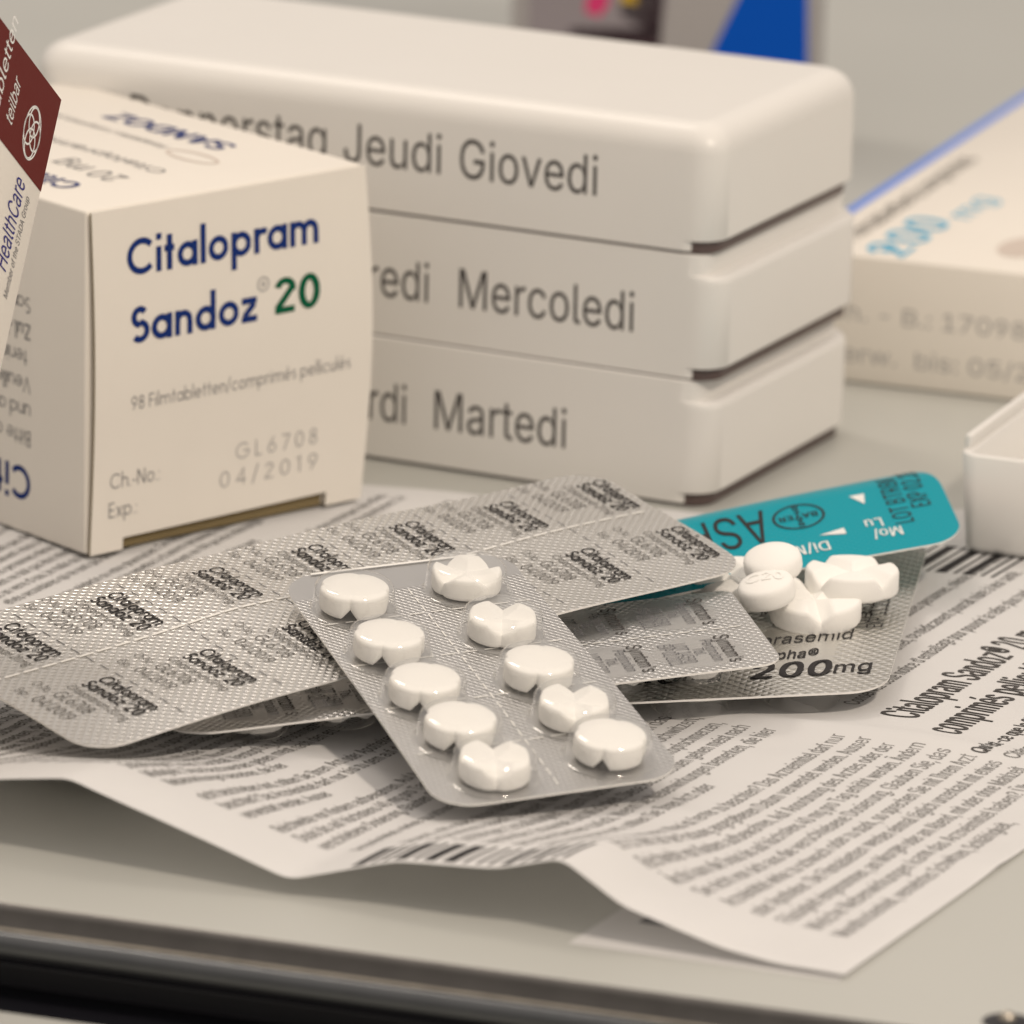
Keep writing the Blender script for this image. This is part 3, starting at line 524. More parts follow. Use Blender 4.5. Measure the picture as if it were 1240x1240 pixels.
# ------------------------------------------------------------------ package leaflet (one folded sheet)
LO, LE, LF = np.array([4.02, -19.77]), np.array([-0.934, 0.358]), np.array([0.45, 0.893])
PA = [0, .8, 1.52, 2.8, 3.59, 4.41, 5.7, 7.09, 8.5, 10.03, 11.05, 13, 16, 20]
PZ = [.03, .05, .16, .48, .97, .74, .62, .22, .62, 1.10, .92, .5, .3, .2]
def leaf_z(a, b):
    a = np.asarray(a, float); b = np.asarray(b, float)
    p = sum(np.interp(a + o, PA, PZ) * k for o, k in ((-.12, .2), (-.06, .2), (0, .2), (.06, .2), (.12, .2)))
    soft = sum(np.interp(a + o, PA, PZ) for o in (-1.6, -.8, 0, .8, 1.6)) / 5
    g = np.exp(-(np.maximum(b, 0) / 3.0) ** 2.2)
    z = p * g + 0.08 * soft * (1 - g)
    z = z + 0.014 + 0.025 * (1 + np.sin(1.1 * a + 0.55 * b)) * (1 - g) * 0.5 + 0.012 * (1 + np.sin(2.3 * a - 0.7 * b + 1.0))
    # shallow fold lines across the sheet
    for fb, fh in ((4.6, .035), (13.2, .03)): z = z + fh * np.exp(-np.abs(b - fb) / .35)
    # a gentle fold line crossing the sheet near the heading
    z = z + 0.10 * np.exp(-((b - 8.9) / 0.28) ** 2) * np.exp(-((a - 3.3) / 2.2) ** 2)
    return z
def leaf(a, b, w=0.0):
    a = np.asarray(a, float); b = np.asarray(b, float)
    xy = LO + a[..., None] * LE + b[..., None] * LF
    return np.concatenate([xy, (leaf_z(a, b) + np.asarray(w, float) * np.ones_like(a))[..., None]], -1)
def leaf_far(a): return float(np.interp(a, [0, 6.6, 9.6, 15.2, 20], [20.9, 20.0, 17.9, 17.3, 16.6]))
leaflet = thing('package_leaflet', 'large creased white leaflet of small print lying under the blister packs', 'leaflet')
NA, NB = 190, 130
A_, B_ = [], []
for i in range(NA + 1):
    a = 20 * i / NA
    for j in range(NB + 1):
        t = j / NB
        A_.append(a); B_.append(leaf_far(a) * (0.35 * t + 0.65 * t * t))
V = leaf(np.array(A_), np.array(B_)); n = NB + 1
F = [(i * n + j, (i + 1) * n + j, (i + 1) * n + j + 1, i * n + j + 1) for i in range(NA) for j in range(NB)]
o = obj('sheet', mesh(V, [f[::-1] for f in F], True), leaflet, M['paper'])
def flat_leaf(a, b, w=0.0):
    a = np.asarray(a, float); b = np.asarray(b, float)
    xy = LO + a[..., None] * LE + b[..., None] * LF
    return np.concatenate([xy, (0.006 + np.asarray(w, float) * np.ones_like(a))[..., None]], -1)
V = flat_leaf(np.array([0.05, 3.4, 3.4, 0.05]), np.array([-0.06, -0.15, 5.0, 5.0]), np.zeros(4))
obj('folded_layer', mesh(V, [(0, 3, 2, 1)]), leaflet, M['paper'])
Print(flat_leaf, .004).rect(2.2, .9, 3.0, 4.5).build('folded_layer_print', M['greyink'], leaflet)

GERMAN = ("Auf Anordnung des Arztes oder der Ärztin kann die Dosis bis auf höchstens 40 mg pro Tag erhöht werden. Ändern Sie nicht von sich aus "
          "die verschriebene Dosierung. Glauben Sie, das Arzneimittel wirke zu schwach oder zu stark, so sprechen Sie mit Ihrem Arzt oder Apotheker. "
          "Die Filmtabletten werden einmal täglich unzerkaut mit etwas Flüssigkeit eingenommen, am Morgen oder am Abend, mit oder ohne Mahlzeit. "
          "Welche Nebenwirkungen kann das Arzneimittel haben? Übelkeit, Mundtrockenheit, vermehrtes Schwitzen, Schläfrigkeit, Schlaflosigkeit, Zittern, "
          "Durchfall, Verstopfung, Kopfschmerzen, Herzklopfen, Schwindel und Müdigkeit. Diese Beschwerden gehen meist nach den ersten Wochen zurück. "
          "Wenn Sie Nebenwirkungen bemerken, die hier nicht beschrieben sind, sollten Sie Ihren Arzt oder Apotheker informieren. Was ist ferner zu beachten? "
          "Das Arzneimittel darf nur bis zu dem auf der Packung angegebenen Datum verwendet werden. Ausser Reichweite von Kindern aufbewahren. ").split()
FRENCH = ("Ce médicament vous a été remis personnellement et vous ne devez donc pas le remettre à d'autres personnes même si elles semblent présenter les mêmes symptômes que vous. "
          "Le traitement ne doit pas être interrompu brusquement. Prenez le médicament une fois par jour avec un verre d'eau, le matin ou le soir, pendant ou en dehors des repas. "
          "Si vous remarquez des effets secondaires qui ne sont pas décrits ici veuillez en informer votre médecin ou votre pharmacien. ").split()
random.seed(4)
pr = Print(leaf, 0.006); ph = Print(leaf, 0.006)
def column(p, words, a_from, a_to, b0, bwid, pitch, size, wi=0, skip=(), indent=0.0):
    a, k = a_from, 0
    while a > a_to:
        if not any(lo < a < hi for lo, hi in skip):
            line = ''; short = random.random() < 0.16
            lim = bwid * (random.uniform(.35, .8) if short else 1)
            while True:
                w = words[wi % len(words)]
                t = font_text((line + ' ' + w).strip(), 0, 2)
                if width(t) * size * .62 > lim and line: break
                line = (line + ' ' + w).strip(); wi += 1
            t = font_text(line, 0.006, 2)
            p.add(t, (a, b0 + random.uniform(-.02, .02)), size, d=(0, 1), up=(1, 0), sx=.62, fit=None if short else lim * random.uniform(.985, 1))
            if short: a -= pitch * .55
        a -= pitch; k += 1
    return wi
column(pr, GERMAN, 19.0, 6.6, 1.15, 7.6, .29, .205)
pr2 = Print(leaf, 0.006)
column(pr2, GERMAN, 6.1, 0.30, 1.25, 7.4, .36, .235, 60)
column(pr, FRENCH, 19.0, 6.6, 9.6, 7.4, .285, .185)
S = .225
pr.add(font_text("vous ne devez donc pas le remettre à d'autres personnes, même si elles semblent présenter les mêmes", .006, 2), (5.25, 10.6), S, (0, 1), (1, 0), .62)
pr.add(font_text("symptômes que vous. En effet, ce médicament pourrait nuire à leur santé.", .006, 2), (4.72, 10.35), S, (0, 1), (1, 0), .62)
pr.add(font_text("Conservez cette notice d'emballage pour pouvoir la relire plus tard si nécessaire.", .006, 2), (4.22, 10.1), S, (0, 1), (1, 0), .62)
ph.add(font_text("Citalopram Sandoz® 20 mg,", .022), (3.28, 9.75), .52, (0, 1), (1, 0), fit=4.9)
ph.add(font_text("comprimés pelliculés", .022), (2.52, 9.35), .52, (0, 1), (1, 0), fit=3.75)
ph.add(font_text("Qu'est-ce que le Citalopram Sandoz et quand doit-il être utilisé?", .03, 2), (1.87, 8.7), S, (0, 1), (1, 0), .62)
for k, t in enumerate(("Citalopram Sandoz ne peut être pris que sur prescription médicale et sert au traitement",
                       "des états dépressifs et des troubles liés à l'angoisse. Le médicament agit sur les", "substances qui assurent la transmission dans le système nerveux central et rétablit")):
    pr.add(font_text(t, .006, 2), (1.45 - .4 * k, 8.75), S, (0, 1), (1, 0), .62)
pr.build('small_print', M['bodyink'], leaflet); pr2.build('near_column_print', M['nearink'], leaflet)
ph.build('headings', M['softink'], leaflet)
rl = Print(leaf, 0.006)
for a in (5.78, 5.90): rl.rect(a, 11.2, a + .035, 15.2, 1, 24)
rl.build('ruled_lines', M['greyink'], leaflet)
bc = Print(leaf, 0.007)
def barcode(a0, pattern, b0, b1):
    a = a0
    for wbar, gap in pattern:
        bc.rect(a - wbar, b0, a, b1, 1, 4); a -= wbar + gap
barcode(6.35, [(.16, .09), (.05, .10), (.05, .1), (.16, .09), (.05, .08), (.15, .1), (.16, .10), (.05, .12), (.05, .1), (.05, .12), (.12, .12), (.05, .1), (.1, .14), (.2, .1)], .12, 1.0)
barcode(6.55, [(.05, .08), (.05, .1), (.17, .1), (.05, .09), (.17, .1), (.05, .08), (.15, .12), (.05, .1), (.05, .1)], 16.5, 17.9)
bc.build('barcode', M['ink'], leaflet)

# ------------------------------------------------------------------ rounded boxes: weekday dispensers
def bx(bm, x0, y0, z0, x1, y1, z1, bev=0.0, seg=2):
    r = bmesh.ops.create_cube(bm, size=1); vs = r['verts']
    for v in vs: v.co = Vector((x0 + (v.co.x + .5) * (x1 - x0), y0 + (v.co.y + .5) * (y1 - y0), z0 + (v.co.z + .5) * (z1 - z0)))
    if bev:
        es = list({e for v in vs for e in v.link_edges})
        bmesh.ops.bevel(bm, geom=es, offset=bev, segments=seg, profile=.5, affect='EDGES')
def rr_loop(L, W, r, n=7):
    pts = []
    for cx, cy, a0 in ((r, r, 180), (L - r, r, 270), (L - r, W - r, 0), (r, W - r, 90)):
        for i in range(n + 1):
            a = math.radians(a0 + 90 * i / n); pts.append((cx + r * math.cos(a), cy + r * math.sin(a)))
    return np.array(pts)
def loft(loops):
    V, F = [], []; n = len(loops[0])
    for l in loops: V += [tuple(p) for p in l]
    for k in range(len(loops) - 1):
        for i in range(n):
            j = (i + 1) % n; F.append((k * n + i, k * n + j, (k + 1) * n + j, (k + 1) * n + i))
    F.append(tuple(range(n))[::-1]); F.append(tuple(range((len(loops) - 1) * n, len(loops) * n)))
    return V, F
def shade_auto(o, ang=35):
    me = o.data; me.polygons.foreach_set('use_smooth', [True] * len(me.polygons))
    me.set_sharp_from_angle(angle=math.radians(ang))

DY = math.radians(-26.181)
DU, DW = np.array([math.cos(DY), math.sin(DY), 0]), np.array([-math.sin(DY), math.cos(DY), 0])
DK = np.array([2.86, 0.26, 0.0]); DL, DD, DH = 11.45, 5.15, 1.897
words = [('Dienstag', 'Mardi', 'Martedi'), ('Mittwoch', 'Mercredi', 'Mercoledi'), ('Donnerstag', 'Jeudi', 'Giovedi')]
labels = ['white pill dispenser at the bottom of the stack, printed Mardi Martedi',
          'white pill dispenser in the middle of the stack, printed Mercoledi',
          'white pill dispenser on top of the stack, printed Donnerstag Jeudi Giovedi']
xoff = [(.0, .0), (.06, .02), (.0, .0)]
TEXTS = [[('Dienstag', 1.0, 2.7, .60), ('Mardi', 4.98, 1.50, .60), ('Martedi', 6.90, 2.22, .60)],
         [('Mittwoch', .8, 2.7, .62), ('Mercredi', 4.25, 2.50, .62), ('Mercoledi', 7.20, 2.90, .62)],
         [('Donnerstag', 1.71, 3.37, .70), ('Jeudi', 5.35, 1.64, .69), ('Giovedi', 7.26, 2.27, .68)]]
for k in range(3):
    base = DK - DU * DL + DU * xoff[k][0] + DW * xoff[k][1] + np.array([0, 0, DH * k + (.02 if k == 0 else 0)])
    t = thing('pill_dispenser', labels[k], 'pill dispenser', 'stacked weekday pill dispensers', tuple(base))
    t.rotation_euler = (0, 0, DY)
    gap, q = 0.19, [math.pi / 2 * i / 7 for i in range(8)]
    def ring_at(z, ir, io, r=.44):
        l = rr_loop(DL - io - ir, DD - 2 * io, max(r - max(io, min(ir, .3)) * .6, .05), 8); out = []
        for m in range(len(l)):                                   # extra columns beside each corner keep the long walls flat
            a, b = l[m], l[(m + 1) % len(l)]; out.append(a); e = np.linalg.norm(b - a)
            if e > 2: out += [a + (b - a) * .12 / e, b - (b - a) * .12 / e]
        return [(a + io, b + io, z) for a, b in out]
    loops = [ring_at(.035, .30, 0), ring_at(gap - .004, .30, 0), ring_at(gap, .02, 0), ring_at(gap + .02, 0, 0)]   # undercut at the right-hand end
    T = DH - .014
    if k == 2:
        loops.append(ring_at(T - .42, 0, 0))
        for a in q[1:]: loops.append(ring_at(T - .42 * (1 - math.sin(a)), .42 * (1 - math.cos(a)), .42 * (1 - math.cos(a))))
    else:                                                                      # set-back ledge under the box above
        loops.append(ring_at(T - .46, 0, 0))
        for a in q[1:]: loops.append(ring_at(T - .46 + .14 * math.sin(a), .14 * (1 - math.cos(a)), 0))
        loops += [ring_at(T - .31, .24, 0), ring_at(T - .02, .25, 0), ring_at(T, .27, .02)]
    o = obj('body', mesh(*loft(loops)), t, M['abs']); shade_auto(o, 40)
    for pl in o.data.polygons: pl.use_smooth = len(pl.vertices) == 4
    body = o
    V, F = loft([[(a + .05, b + .035, z) for a, b in rr_loop(DL - .15, DD - .09, .40, 7)] for z in (0.003, gap - .002)])
    o = obj('slide_lid', mesh(V, F), t, M['lidbrown']); shade_auto(o)
    surf = Plane((0, 0, 0), (1, 0, 0), (0, 0, 1))
    p = Print(surf, 0.004)
    for word, x0, wid, zb in TEXTS[k]:
        p.add(font_text(word), (x0, zb), .59, fit=wid)
    p.build('lettering', M['softink'], body)

# ------------------------------------------------------------------ citalopram carton
CY = math.radians(41.65)
CB = np.array([-5.93, -3.17, 0.12])
cu, cw, cz = np.array([math.cos(CY), math.sin(CY), 0]), np.array([-math.sin(CY), math.cos(CY), 0]), np.array([0, 0, 1.0])
CW, CH, CD = 4.994, 4.97, 6.9
cart = thing('tablet_carton', 'white tablet carton with blue Citalopram lettering standing on the leaflet', 'carton', None, tuple(CB))
cart.rotation_euler = (0, 0, CY)
bm = bmesh.new(); bx(bm, 0, 0.10, 0, CW, CD, CH, .05, 3)
o = obj('carton_body', bm_mesh(bm), cart, M['carton']); shade_auto(o)
# the end flap: a slightly bulged sheet standing proud of the body, cut away along its foot
bm = bmesh.new(); bx(bm, .62, .088, .004, 4.30, .098, .35)
obj('tuck_panel', bm_mesh(bm), cart, M['rawboard'])
NU, NV = 34, 30
def bulge(u, v):
    s = u / CW; t = v / CH
    return 0.075 * math.sin(math.pi * min(max(t, 0), 1)) ** 1.2 * (0.35 + 0.65 * s)
us = sorted(set(np.linspace(0.02, CW + 0.0, NU).tolist() + [.60, .601, 4.32, 4.321]))
V, F = [], []
for side in (0, 1):
    for i, u in enumerate(us):
        foot = 0.17 + 0.035 * (u - .6) / 3.7 if .6005 < u < 4.3205 else 0.0
        for j in range(NV + 1):
            v = foot + (CH - 0.015 - foot) * j / NV
            ext = 0.12 * math.sin(math.pi * v / CH) * (u / CW) ** 6       # right edge bows out a little
            sq = 0.06 * math.sin(math.pi * v / CH) * (1 - u / CW) ** 4
            V.append((u + ext + sq, 0.01 - bulge(u, v) + side * 0.035, v))
n1, tot = NV + 1, len(us) * (NV + 1)
for i in range(len(us) - 1):
    for j in range(NV):
        a = i * n1 + j
        F.append((a, a + n1, a + n1 + 1, a + 1)); F.append((tot + a, tot + a + 1, tot + a + n1 + 1, tot + a + n1))
for i in range(len(us) - 1):
    for j in (0, NV):
        a = i * n1 + j; F.append((a, tot + a, tot + a + n1, a + n1) if j == 0 else (a, a + n1, tot + a + n1, tot + a))
for i in (0, len(us) - 1):
    for j in range(NV):
        a = i * n1 + j; F.append((a, a + 1, tot + a + 1, tot + a) if i == 0 else (a, tot + a, tot + a + 1, a + 1))
flap = obj('end_flap', mesh(V, F), cart, [M['carton'], M['rawboard']]); shade_auto(flap, 40)
for p in flap.data.polygons[-2 * NV - 2 * (len(us) - 1):]: p.material_index = 1
for p in flap.data.polygons:
    if p.material_index == 1 and p.center.z > CH - .05: p.material_index = 0
def flap_surf(u, v, w=0.0):
    u = np.asarray(u, float); v = np.asarray(v, float); w = np.asarray(w, float) * np.ones_like(u)
    b = np.array([bulge(a, c) for a, c in zip(u.ravel(), v.ravel())]).reshape(u.shape)
    return np.stack([u, 0.01 - b - w, v], -1)
pn, pg, pk, pp = (Print(flap_surf, .006) for _ in range(4))
pn.add(stroke_text('Citalopram', .175, .10), (.64, 3.96), .53, fit=3.46)
pn.add(stroke_text('Sandoz', .175, .10), (.72, 2.98), .53, fit=2.25)
pg.add(stroke_text('20', .18, .10), (3.30, 3.02), .52, fit=.82)
pp.add(stroke_text('®', .06), (2.98, 3.05), .52)
pk.add(stroke_text('98 Filmtabletten/comprimés pelliculés', .085, .17, .36), (.72, 2.02), .20, fit=3.98)
pk.add(stroke_text('Ch.-No.:', .085, .16), (.36, .92), .22, fit=.88)
pk.add(stroke_text('Exp.:', .085, .16), (.34, .50), .22, fit=.50)
pp.add(stroke_text('GL6708', .09, .42), (2.62, .98), .24, fit=1.50)
pp.add(stroke_text('04/2019', .09, .42), (2.34, .60), .24, fit=1.80)
pn.build('name_lettering', M['navy'], flap); pg.build('strength_lettering', M['green'], flap)
pk.build('content_lettering', M['greyink'], flap); pp.build('stamped_date', M['paleink'], flap)
# top face, print read from behind; left face, print upside down
top = Plane((0, 0, CH), (1, 0, 0), (0, 1, 0))
q1, q2, q3 = (Print(top, .006) for _ in range(3))
def tline(p, t, u, v, size, wid): p.add(t, (u, v), size, d=(0, 1), up=(-1, 0), fit=wid)
tline(q1, font_text('SANDOZ', .05), *(4.258, 1.926), .42, 2.75)
tline(q3, font_text('Filmtabletten / comprimés pelliculés'), *(3.439, 2.526), .16, 3.3)
tline(q3, font_text('Citalopramum'), *(2.457, 1.296), .24, 3.3)
tline(q3, font_text('20 mg'), *(1.758, 1.300), .40, 1.5)
tline(q1, font_text('Citalopram', .04), *(0.959, 1.319), .40, 3.0)
q1.build('top_name', M['navy'], cart); q3.build('top_small_print', M['greyink'], cart)
q2.ring((3.292, 1.847), .20, .52, .06, d=(1, 0), up=(0, 1))
q2.build('tablet_drawing', M['pill_brown'], cart)
left = Plane((0, 0, 0), (0, -1, 0), (0, 0, 1))
r1, r2 = Print(left, .006), Print(left, .006)
for k, (tx, bold) in enumerate((('Bitte Packungsbeilage', 0), ('und auf der Packung', 0), ('Veuillez lire la notice', 0), ('à tenir hors de portée', 0), ('Zul.-Nr.', 1), ('Sandoz', 0))):
    r2.add(stroke_text(tx, .13 if bold else .085, .10), (-1.36, 1.42 + .39 * k + .1), .23, d=(-1, 0), up=(0, -1), sx=1.0)
r1.add(stroke_text('Citalopram', .165, .12), (-1.36, .98), .50, d=(-1, 0), up=(0, -1), sx=1.0)
r1.build('side_name', M['navy'], cart); r2.build('side_small_print', M['greyink'], cart)

# ------------------------------------------------------------------ red and white carton leaning in at the left
ru, rv = np.array([-0.16, -0.58, -0.80]), np.array([-0.27, -0.75, 0.60])
ru /= np.linalg.norm(ru); rv -= ru * (rv @ ru); rv /= np.linalg.norm(rv); rn = np.cross(rv, ru)   # rn faces the camera side
RO = np.array((-6.055, -7.236, 7.600))
redc = thing('tilted_carton', 'dark red and white carton tilted in at the left edge of the picture', 'carton', None, tuple(RO))
def rface(u, v, w=0.0):
    u = np.asarray(u, float); v = np.asarray(v, float); w = np.asarray(w, float) * np.ones_like(u)
    return u[..., None] * ru + v[..., None] * rv + w[..., None] * rn
RL, RW, RT = 9.6, 4.2, 2.4
bm = bmesh.new(); vs = [bm.verts.new(Vector(rface(np.array(a), np.array(b), np.array(c)))) for c in (0, -RT) for a, b in ((0, 0), (RL, 0), (RL, RW), (0, RW))]
for f in ((0, 1, 2, 3), (4, 5, 6, 7), (0, 1, 5, 4), (1, 2, 6, 5), (2, 3, 7, 6), (3, 0, 4, 7)): bm.faces.new([vs[i] for i in f])
bmesh.ops.recalc_face_normals(bm, faces=bm.faces)
bmesh.ops.bevel(bm, geom=list(bm.edges), offset=.035, segments=2, profile=.5, affect='EDGES')
o = obj('carton_body', bm_mesh(bm), redc, M['carton']); shade_auto(o)
RB = 1.36
Print(rface, .004).poly([(.02, .02), (RB, .02), (RB, RW - .02), (.02, RW - .02)][::-1]).build('red_band', M['red'], redc)
w1, w2, w3 = Print(rface, .008), Print(rface, .006), Print(rface, .006)
def rline(p, t, at, size, wid, shear=.18): p.add(t, at, size, d=(-1, 0), up=(0, 1), fit=wid, shear=shear)
rline(w1, font_text('Tabletten'), (1.256, 1.899), .26, 1.45)
rline(w1, font_text('teilbar'), (1.068, 1.398), .26, .62)
for du, dv in ((-.15, 0), (.15, 0), (0, -.12), (0, .12)):
    c = (0.832, 0.721); w1.ring((c[0] + du, c[1] + dv), .20, .17, .028, 36)
c = (0.832, 0.721); w1.ring(c, .36, .28, .026, 40)
w1.build('white_print', M['white'], redc)
rline(w2, font_text('HealthCare'), (2.78, .56), .40, 1.28, 0)
rline(w2, font_text('spirig'), (5.1, .72), .80, 1.85, 0)
w2.build('maker_lettering', M['violet'], redc)
rline(w3, font_text('Member of the STADA Group'), (3.05, .33), .14, 1.45, 0)
w3.build('small_print', M['greyink'], redc)

# ------------------------------------------------------------------ carton at the right behind the dispensers
BY = math.radians(-21)
BO = np.array((4.181, 8.139, 2.050)) * np.array([1, 1, 0])
bcart = thing('medicine_carton', 'flat white carton with a blue stripe and light blue figures behind the open tray', 'carton', None, tuple(BO))
bcart.rotation_euler = (0, 0, BY)
bm = bmesh.new(); bx(bm, 0, 0, 0.02, 5.4, 13.5, 2.05, .045, 2)
o = obj('carton_body', bm_mesh(bm), bcart, M['carton']); shade_auto(o)
btop = Plane((0, 0, 2.05), (1, 0, 0), (0, 1, 0)); bfr = Plane((0, 0.0, 0), (1, 0, 0), (0, 0, 1))
Print(btop, .006).rect(.02, .03, .20, 13.4).build('blue_stripe', M['stripe'], bcart)
b1, b2, b3, b4 = Print(btop, .006), Print(btop, .006), Print(btop, .006), Print(bfr, .006)
b1.add(font_text('Filmtabletten/comprimés'), (0.850, 0.899), .36, d=(0, 1), up=(-1, 0), fit=6.334)
b2.add(font_text('200', .03), (1.845, 0.066), .70, d=(0, 1), up=(-1, 0), fit=2.692, shear=.2)
b2.add(font_text('mg'), (2.007, 3.002), .46, d=(0, 1), up=(-1, 0), fit=1.558, shear=.2)
b2.rect((1.507, 0.557)[0]-.13, (1.507, 0.557)[1]-.15, (1.507, 0.557)[0]+.07, (1.507, 0.557)[1]+.1)
b3.ring((3.359, 1.644), .20, .50, .38)
b1.build('contents_lettering', M['ink'], bcart); b2.build('strength_lettering', M['cyan'], bcart); b3.build('tablet_drawing', M['pill_brown'], bcart)
b4.add(font_text('Ch. - B.: 17098642'), (0.688, 1.012), .27, fit=4.1)
b4.add(font_text('verw.  bis: 05/2021'), (0.710, 0.350), .27, fit=4.2)
b4.build('stamped_date', M['paleink'], bcart)

# ------------------------------------------------------------------ picture carton far behind
PB = np.array((5.153, 23.435, 0.000))
pic = thing('picture_carton', 'grey and blue picture carton standing behind the stack of dispensers', 'carton', None, tuple(PB))
pic.rotation_euler = (0, 0, math.radians(-8))
bm = bmesh.new(); bx(bm, -5.4, 0, 0.0, 0, 2.0, 9.0, .04, 2)
o = obj('carton_body', bm_mesh(bm), pic, M['greycard']); shade_auto(o)
pf = Plane((0, 0, 0), (1, 0, 0), (0, 0, 1))
y0 = (-.004)
def pquad(name, m, pts): Print(lambda u, v, w: np.stack([np.asarray(u), np.full(len(u), -.004) - np.asarray(w), np.asarray(v)], -1), .003).poly(pts).build(name, m, pic)
pquad('blue_panel', M['blue'], [(-1.797, 1.827), (-1.950, 0.950), (-0.063, 1.048), (-0.135, 3.281), (-1.161, 3.230)])
pquad('grey_panel', M['lilac'], [(-5.085, 1.839), (-2.716, 1.960), (-2.571, 3.161), (-5.110, 3.035)])
pquad('plum_patch', M['plum'], [(-3.437, 2.372), (-2.719, 2.049), (-2.659, 3.156), (-3.485, 3.115)])
pquad('plum_shelf', M['plum'], [(-4.349, 2.116), (-4.340, 1.727), (-2.712, 1.810), (-2.723, 2.199)])
Print(lambda u, v, w: np.stack([np.asarray(u), np.full(len(u), -.009) - np.asarray(w), np.asarray(v)], -1), .003).poly([(-4.089, 2.429), (-3.821, 2.352), (-3.649, 2.600), (-3.684, 2.807), (-4.038, 2.760)]).build('pink_patch', M['pink'], pic)
Print(lambda u, v, w: np.stack([np.asarray(u), np.full(len(u), -.009) - np.asarray(w), np.asarray(v)], -1), .003).poly([(-3.443, 2.640), (-3.147, 2.625), (-3.212, 2.861), (-3.448, 2.849)]).build('yellow_patch', M['yellow'], pic)

# ------------------------------------------------------------------ open dispenser tray at the right
TY = math.radians(-22)
TO = np.array((6.286, -1.996, 0.120))
tray = thing('dispenser_tray', 'empty open white dispenser tray at the right edge of the picture', 'tray', 'unstacked dispensers', tuple(TO))
del tray['group']
tray.rotation_euler = (0, 0, TY)
def at_h(L, W, r, ins, z):
    p = rr_loop(L - 2 * ins, W - 2 * ins, max(r - ins, .03)) + ins; return [(a, b, z) for a, b in p]
TL, TW, TH, TR = 6.5, 5.2, 1.45, .30
V, F = loft([at_h(TL, TW, TR, .16, 0), at_h(TL, TW, TR, .11, .03), at_h(TL, TW, TR, .09, .1), at_h(TL, TW, TR, .0, TH - .02), at_h(TL, TW, TR, .02, TH),
             at_h(TL, TW, TR, .13, TH), at_h(TL, TW, TR, .16, TH - .03), at_h(TL, TW, TR, .22, .25), at_h(TL, TW, TR, .5, .14)])
o = obj('tray_shell', mesh(V, F), tray, M['abs']); shade_auto(o, 50)
bm = bmesh.new()
bx(bm, 1.75, .2, .15, 1.83, TW - .2, TH - .12, .01, 1); o = obj('divider', bm_mesh(bm), tray, M['abs'])
# slide rail standing on the left-hand rim
bm = bmesh.new(); bx(bm, .0, .34, TH - .02, .11, TW - .3, TH + .2, .035, 3)
o = obj('slide_rail', bm_mesh(bm), tray, M['abs']); shade_auto(o)

# ------------------------------------------------------------------ tablets
def clover_mesh(R=0.5, H=0.40, notch=0.15, groove=0.17, gw=0.36, nt=120, crown=0.0):
    """four-lobed pressed tablet, cross scored on top, flat below (z 0..H)"""
    th = np.linspace(0, 2 * np.pi, nt, endpoint=False)
    dth = np.minimum.reduce([np.abs((th - k * np.pi / 2 + np.pi) % (2 * np.pi) - np.pi) for k in range(4)])
    def rad(nd): return R * (1 - nd * np.exp(-(dth / .13) ** 1.3))
    V = []; rings = []
    def ring(r, zf):
        rings.append(len(V))
        for i in range(nt):
            x, y = r[i] * math.cos(th[i]), r[i] * math.sin(th[i]); V.append((x, y, zf(x, y, i)))
    def topz(x, y):
        d = min(abs(x), abs(y)); rr = math.hypot(x, y) / R
        g = groove * max(0, 1 - d / gw) * (0.55 + 0.45 * min(rr * 1.4, 1))
        return H - g - 0.02 * rr ** 4 + crown * (1 - rr * rr)
    V.append((0, 0, topz(0, 0)))
    rt = rad(notch * 1.15); rb = rad(notch * .95)
    fr = [.06, .14, .22, .30, .38, .46, .54, .62, .70, .78, .85, .90, .935]
    for f in fr: ring(rt * f, lambda x, y, i: topz(x, y))
    for f, dz in ((.962, .010), (.985, .026), (1.0, .055)): ring(rt * f, lambda x, y, i, dz=dz: topz(x, y) - dz)
    ring(rt * .5 + rb * .5, lambda x, y, i: min(H * .5, topz(x, y) - .08))
    ring(rb, lambda x, y, i: .055)
    for f, z in ((.985, .026), (.962, .010), (.93, 0.0), (.5, 0.0)): ring(rb * f, lambda x, y, i, z=z: z)
    V.append((0, 0, 0)); last = len(V) - 1
    F = [(0, 1 + i, 1 + (i + 1) % nt) for i in range(nt)]
    for a, b in zip(rings[:-1], rings[1:]):
        for i in range(nt):
            j = (i + 1) % nt; F.append((a + i, b + i, b + j, a + j))
    F += [(last, rings[-1] + (i + 1) % nt, rings[-1] + i) for i in range(nt)]
    return V, F
def smooth_mesh(V, F, ang=38):
    me = mesh(V, F, True); me.set_sharp_from_angle(angle=math.radians(ang)); return me
V, F = clover_mesh(R=.465, H=.31, notch=.085, groove=.13, gw=.20); CROSS = smooth_mesh(V, F)
V, F = clover_mesh(R=.465, H=.31, notch=.09, groove=.13, gw=.11)
FLIP = smooth_mesh([(x, -y, 0.31 - z) for x, y, z in V], F); 
BIGV = clover_mesh(R=.64, H=.36, notch=.06, groove=.16, gw=.17)
BIG = smooth_mesh(*BIGV)
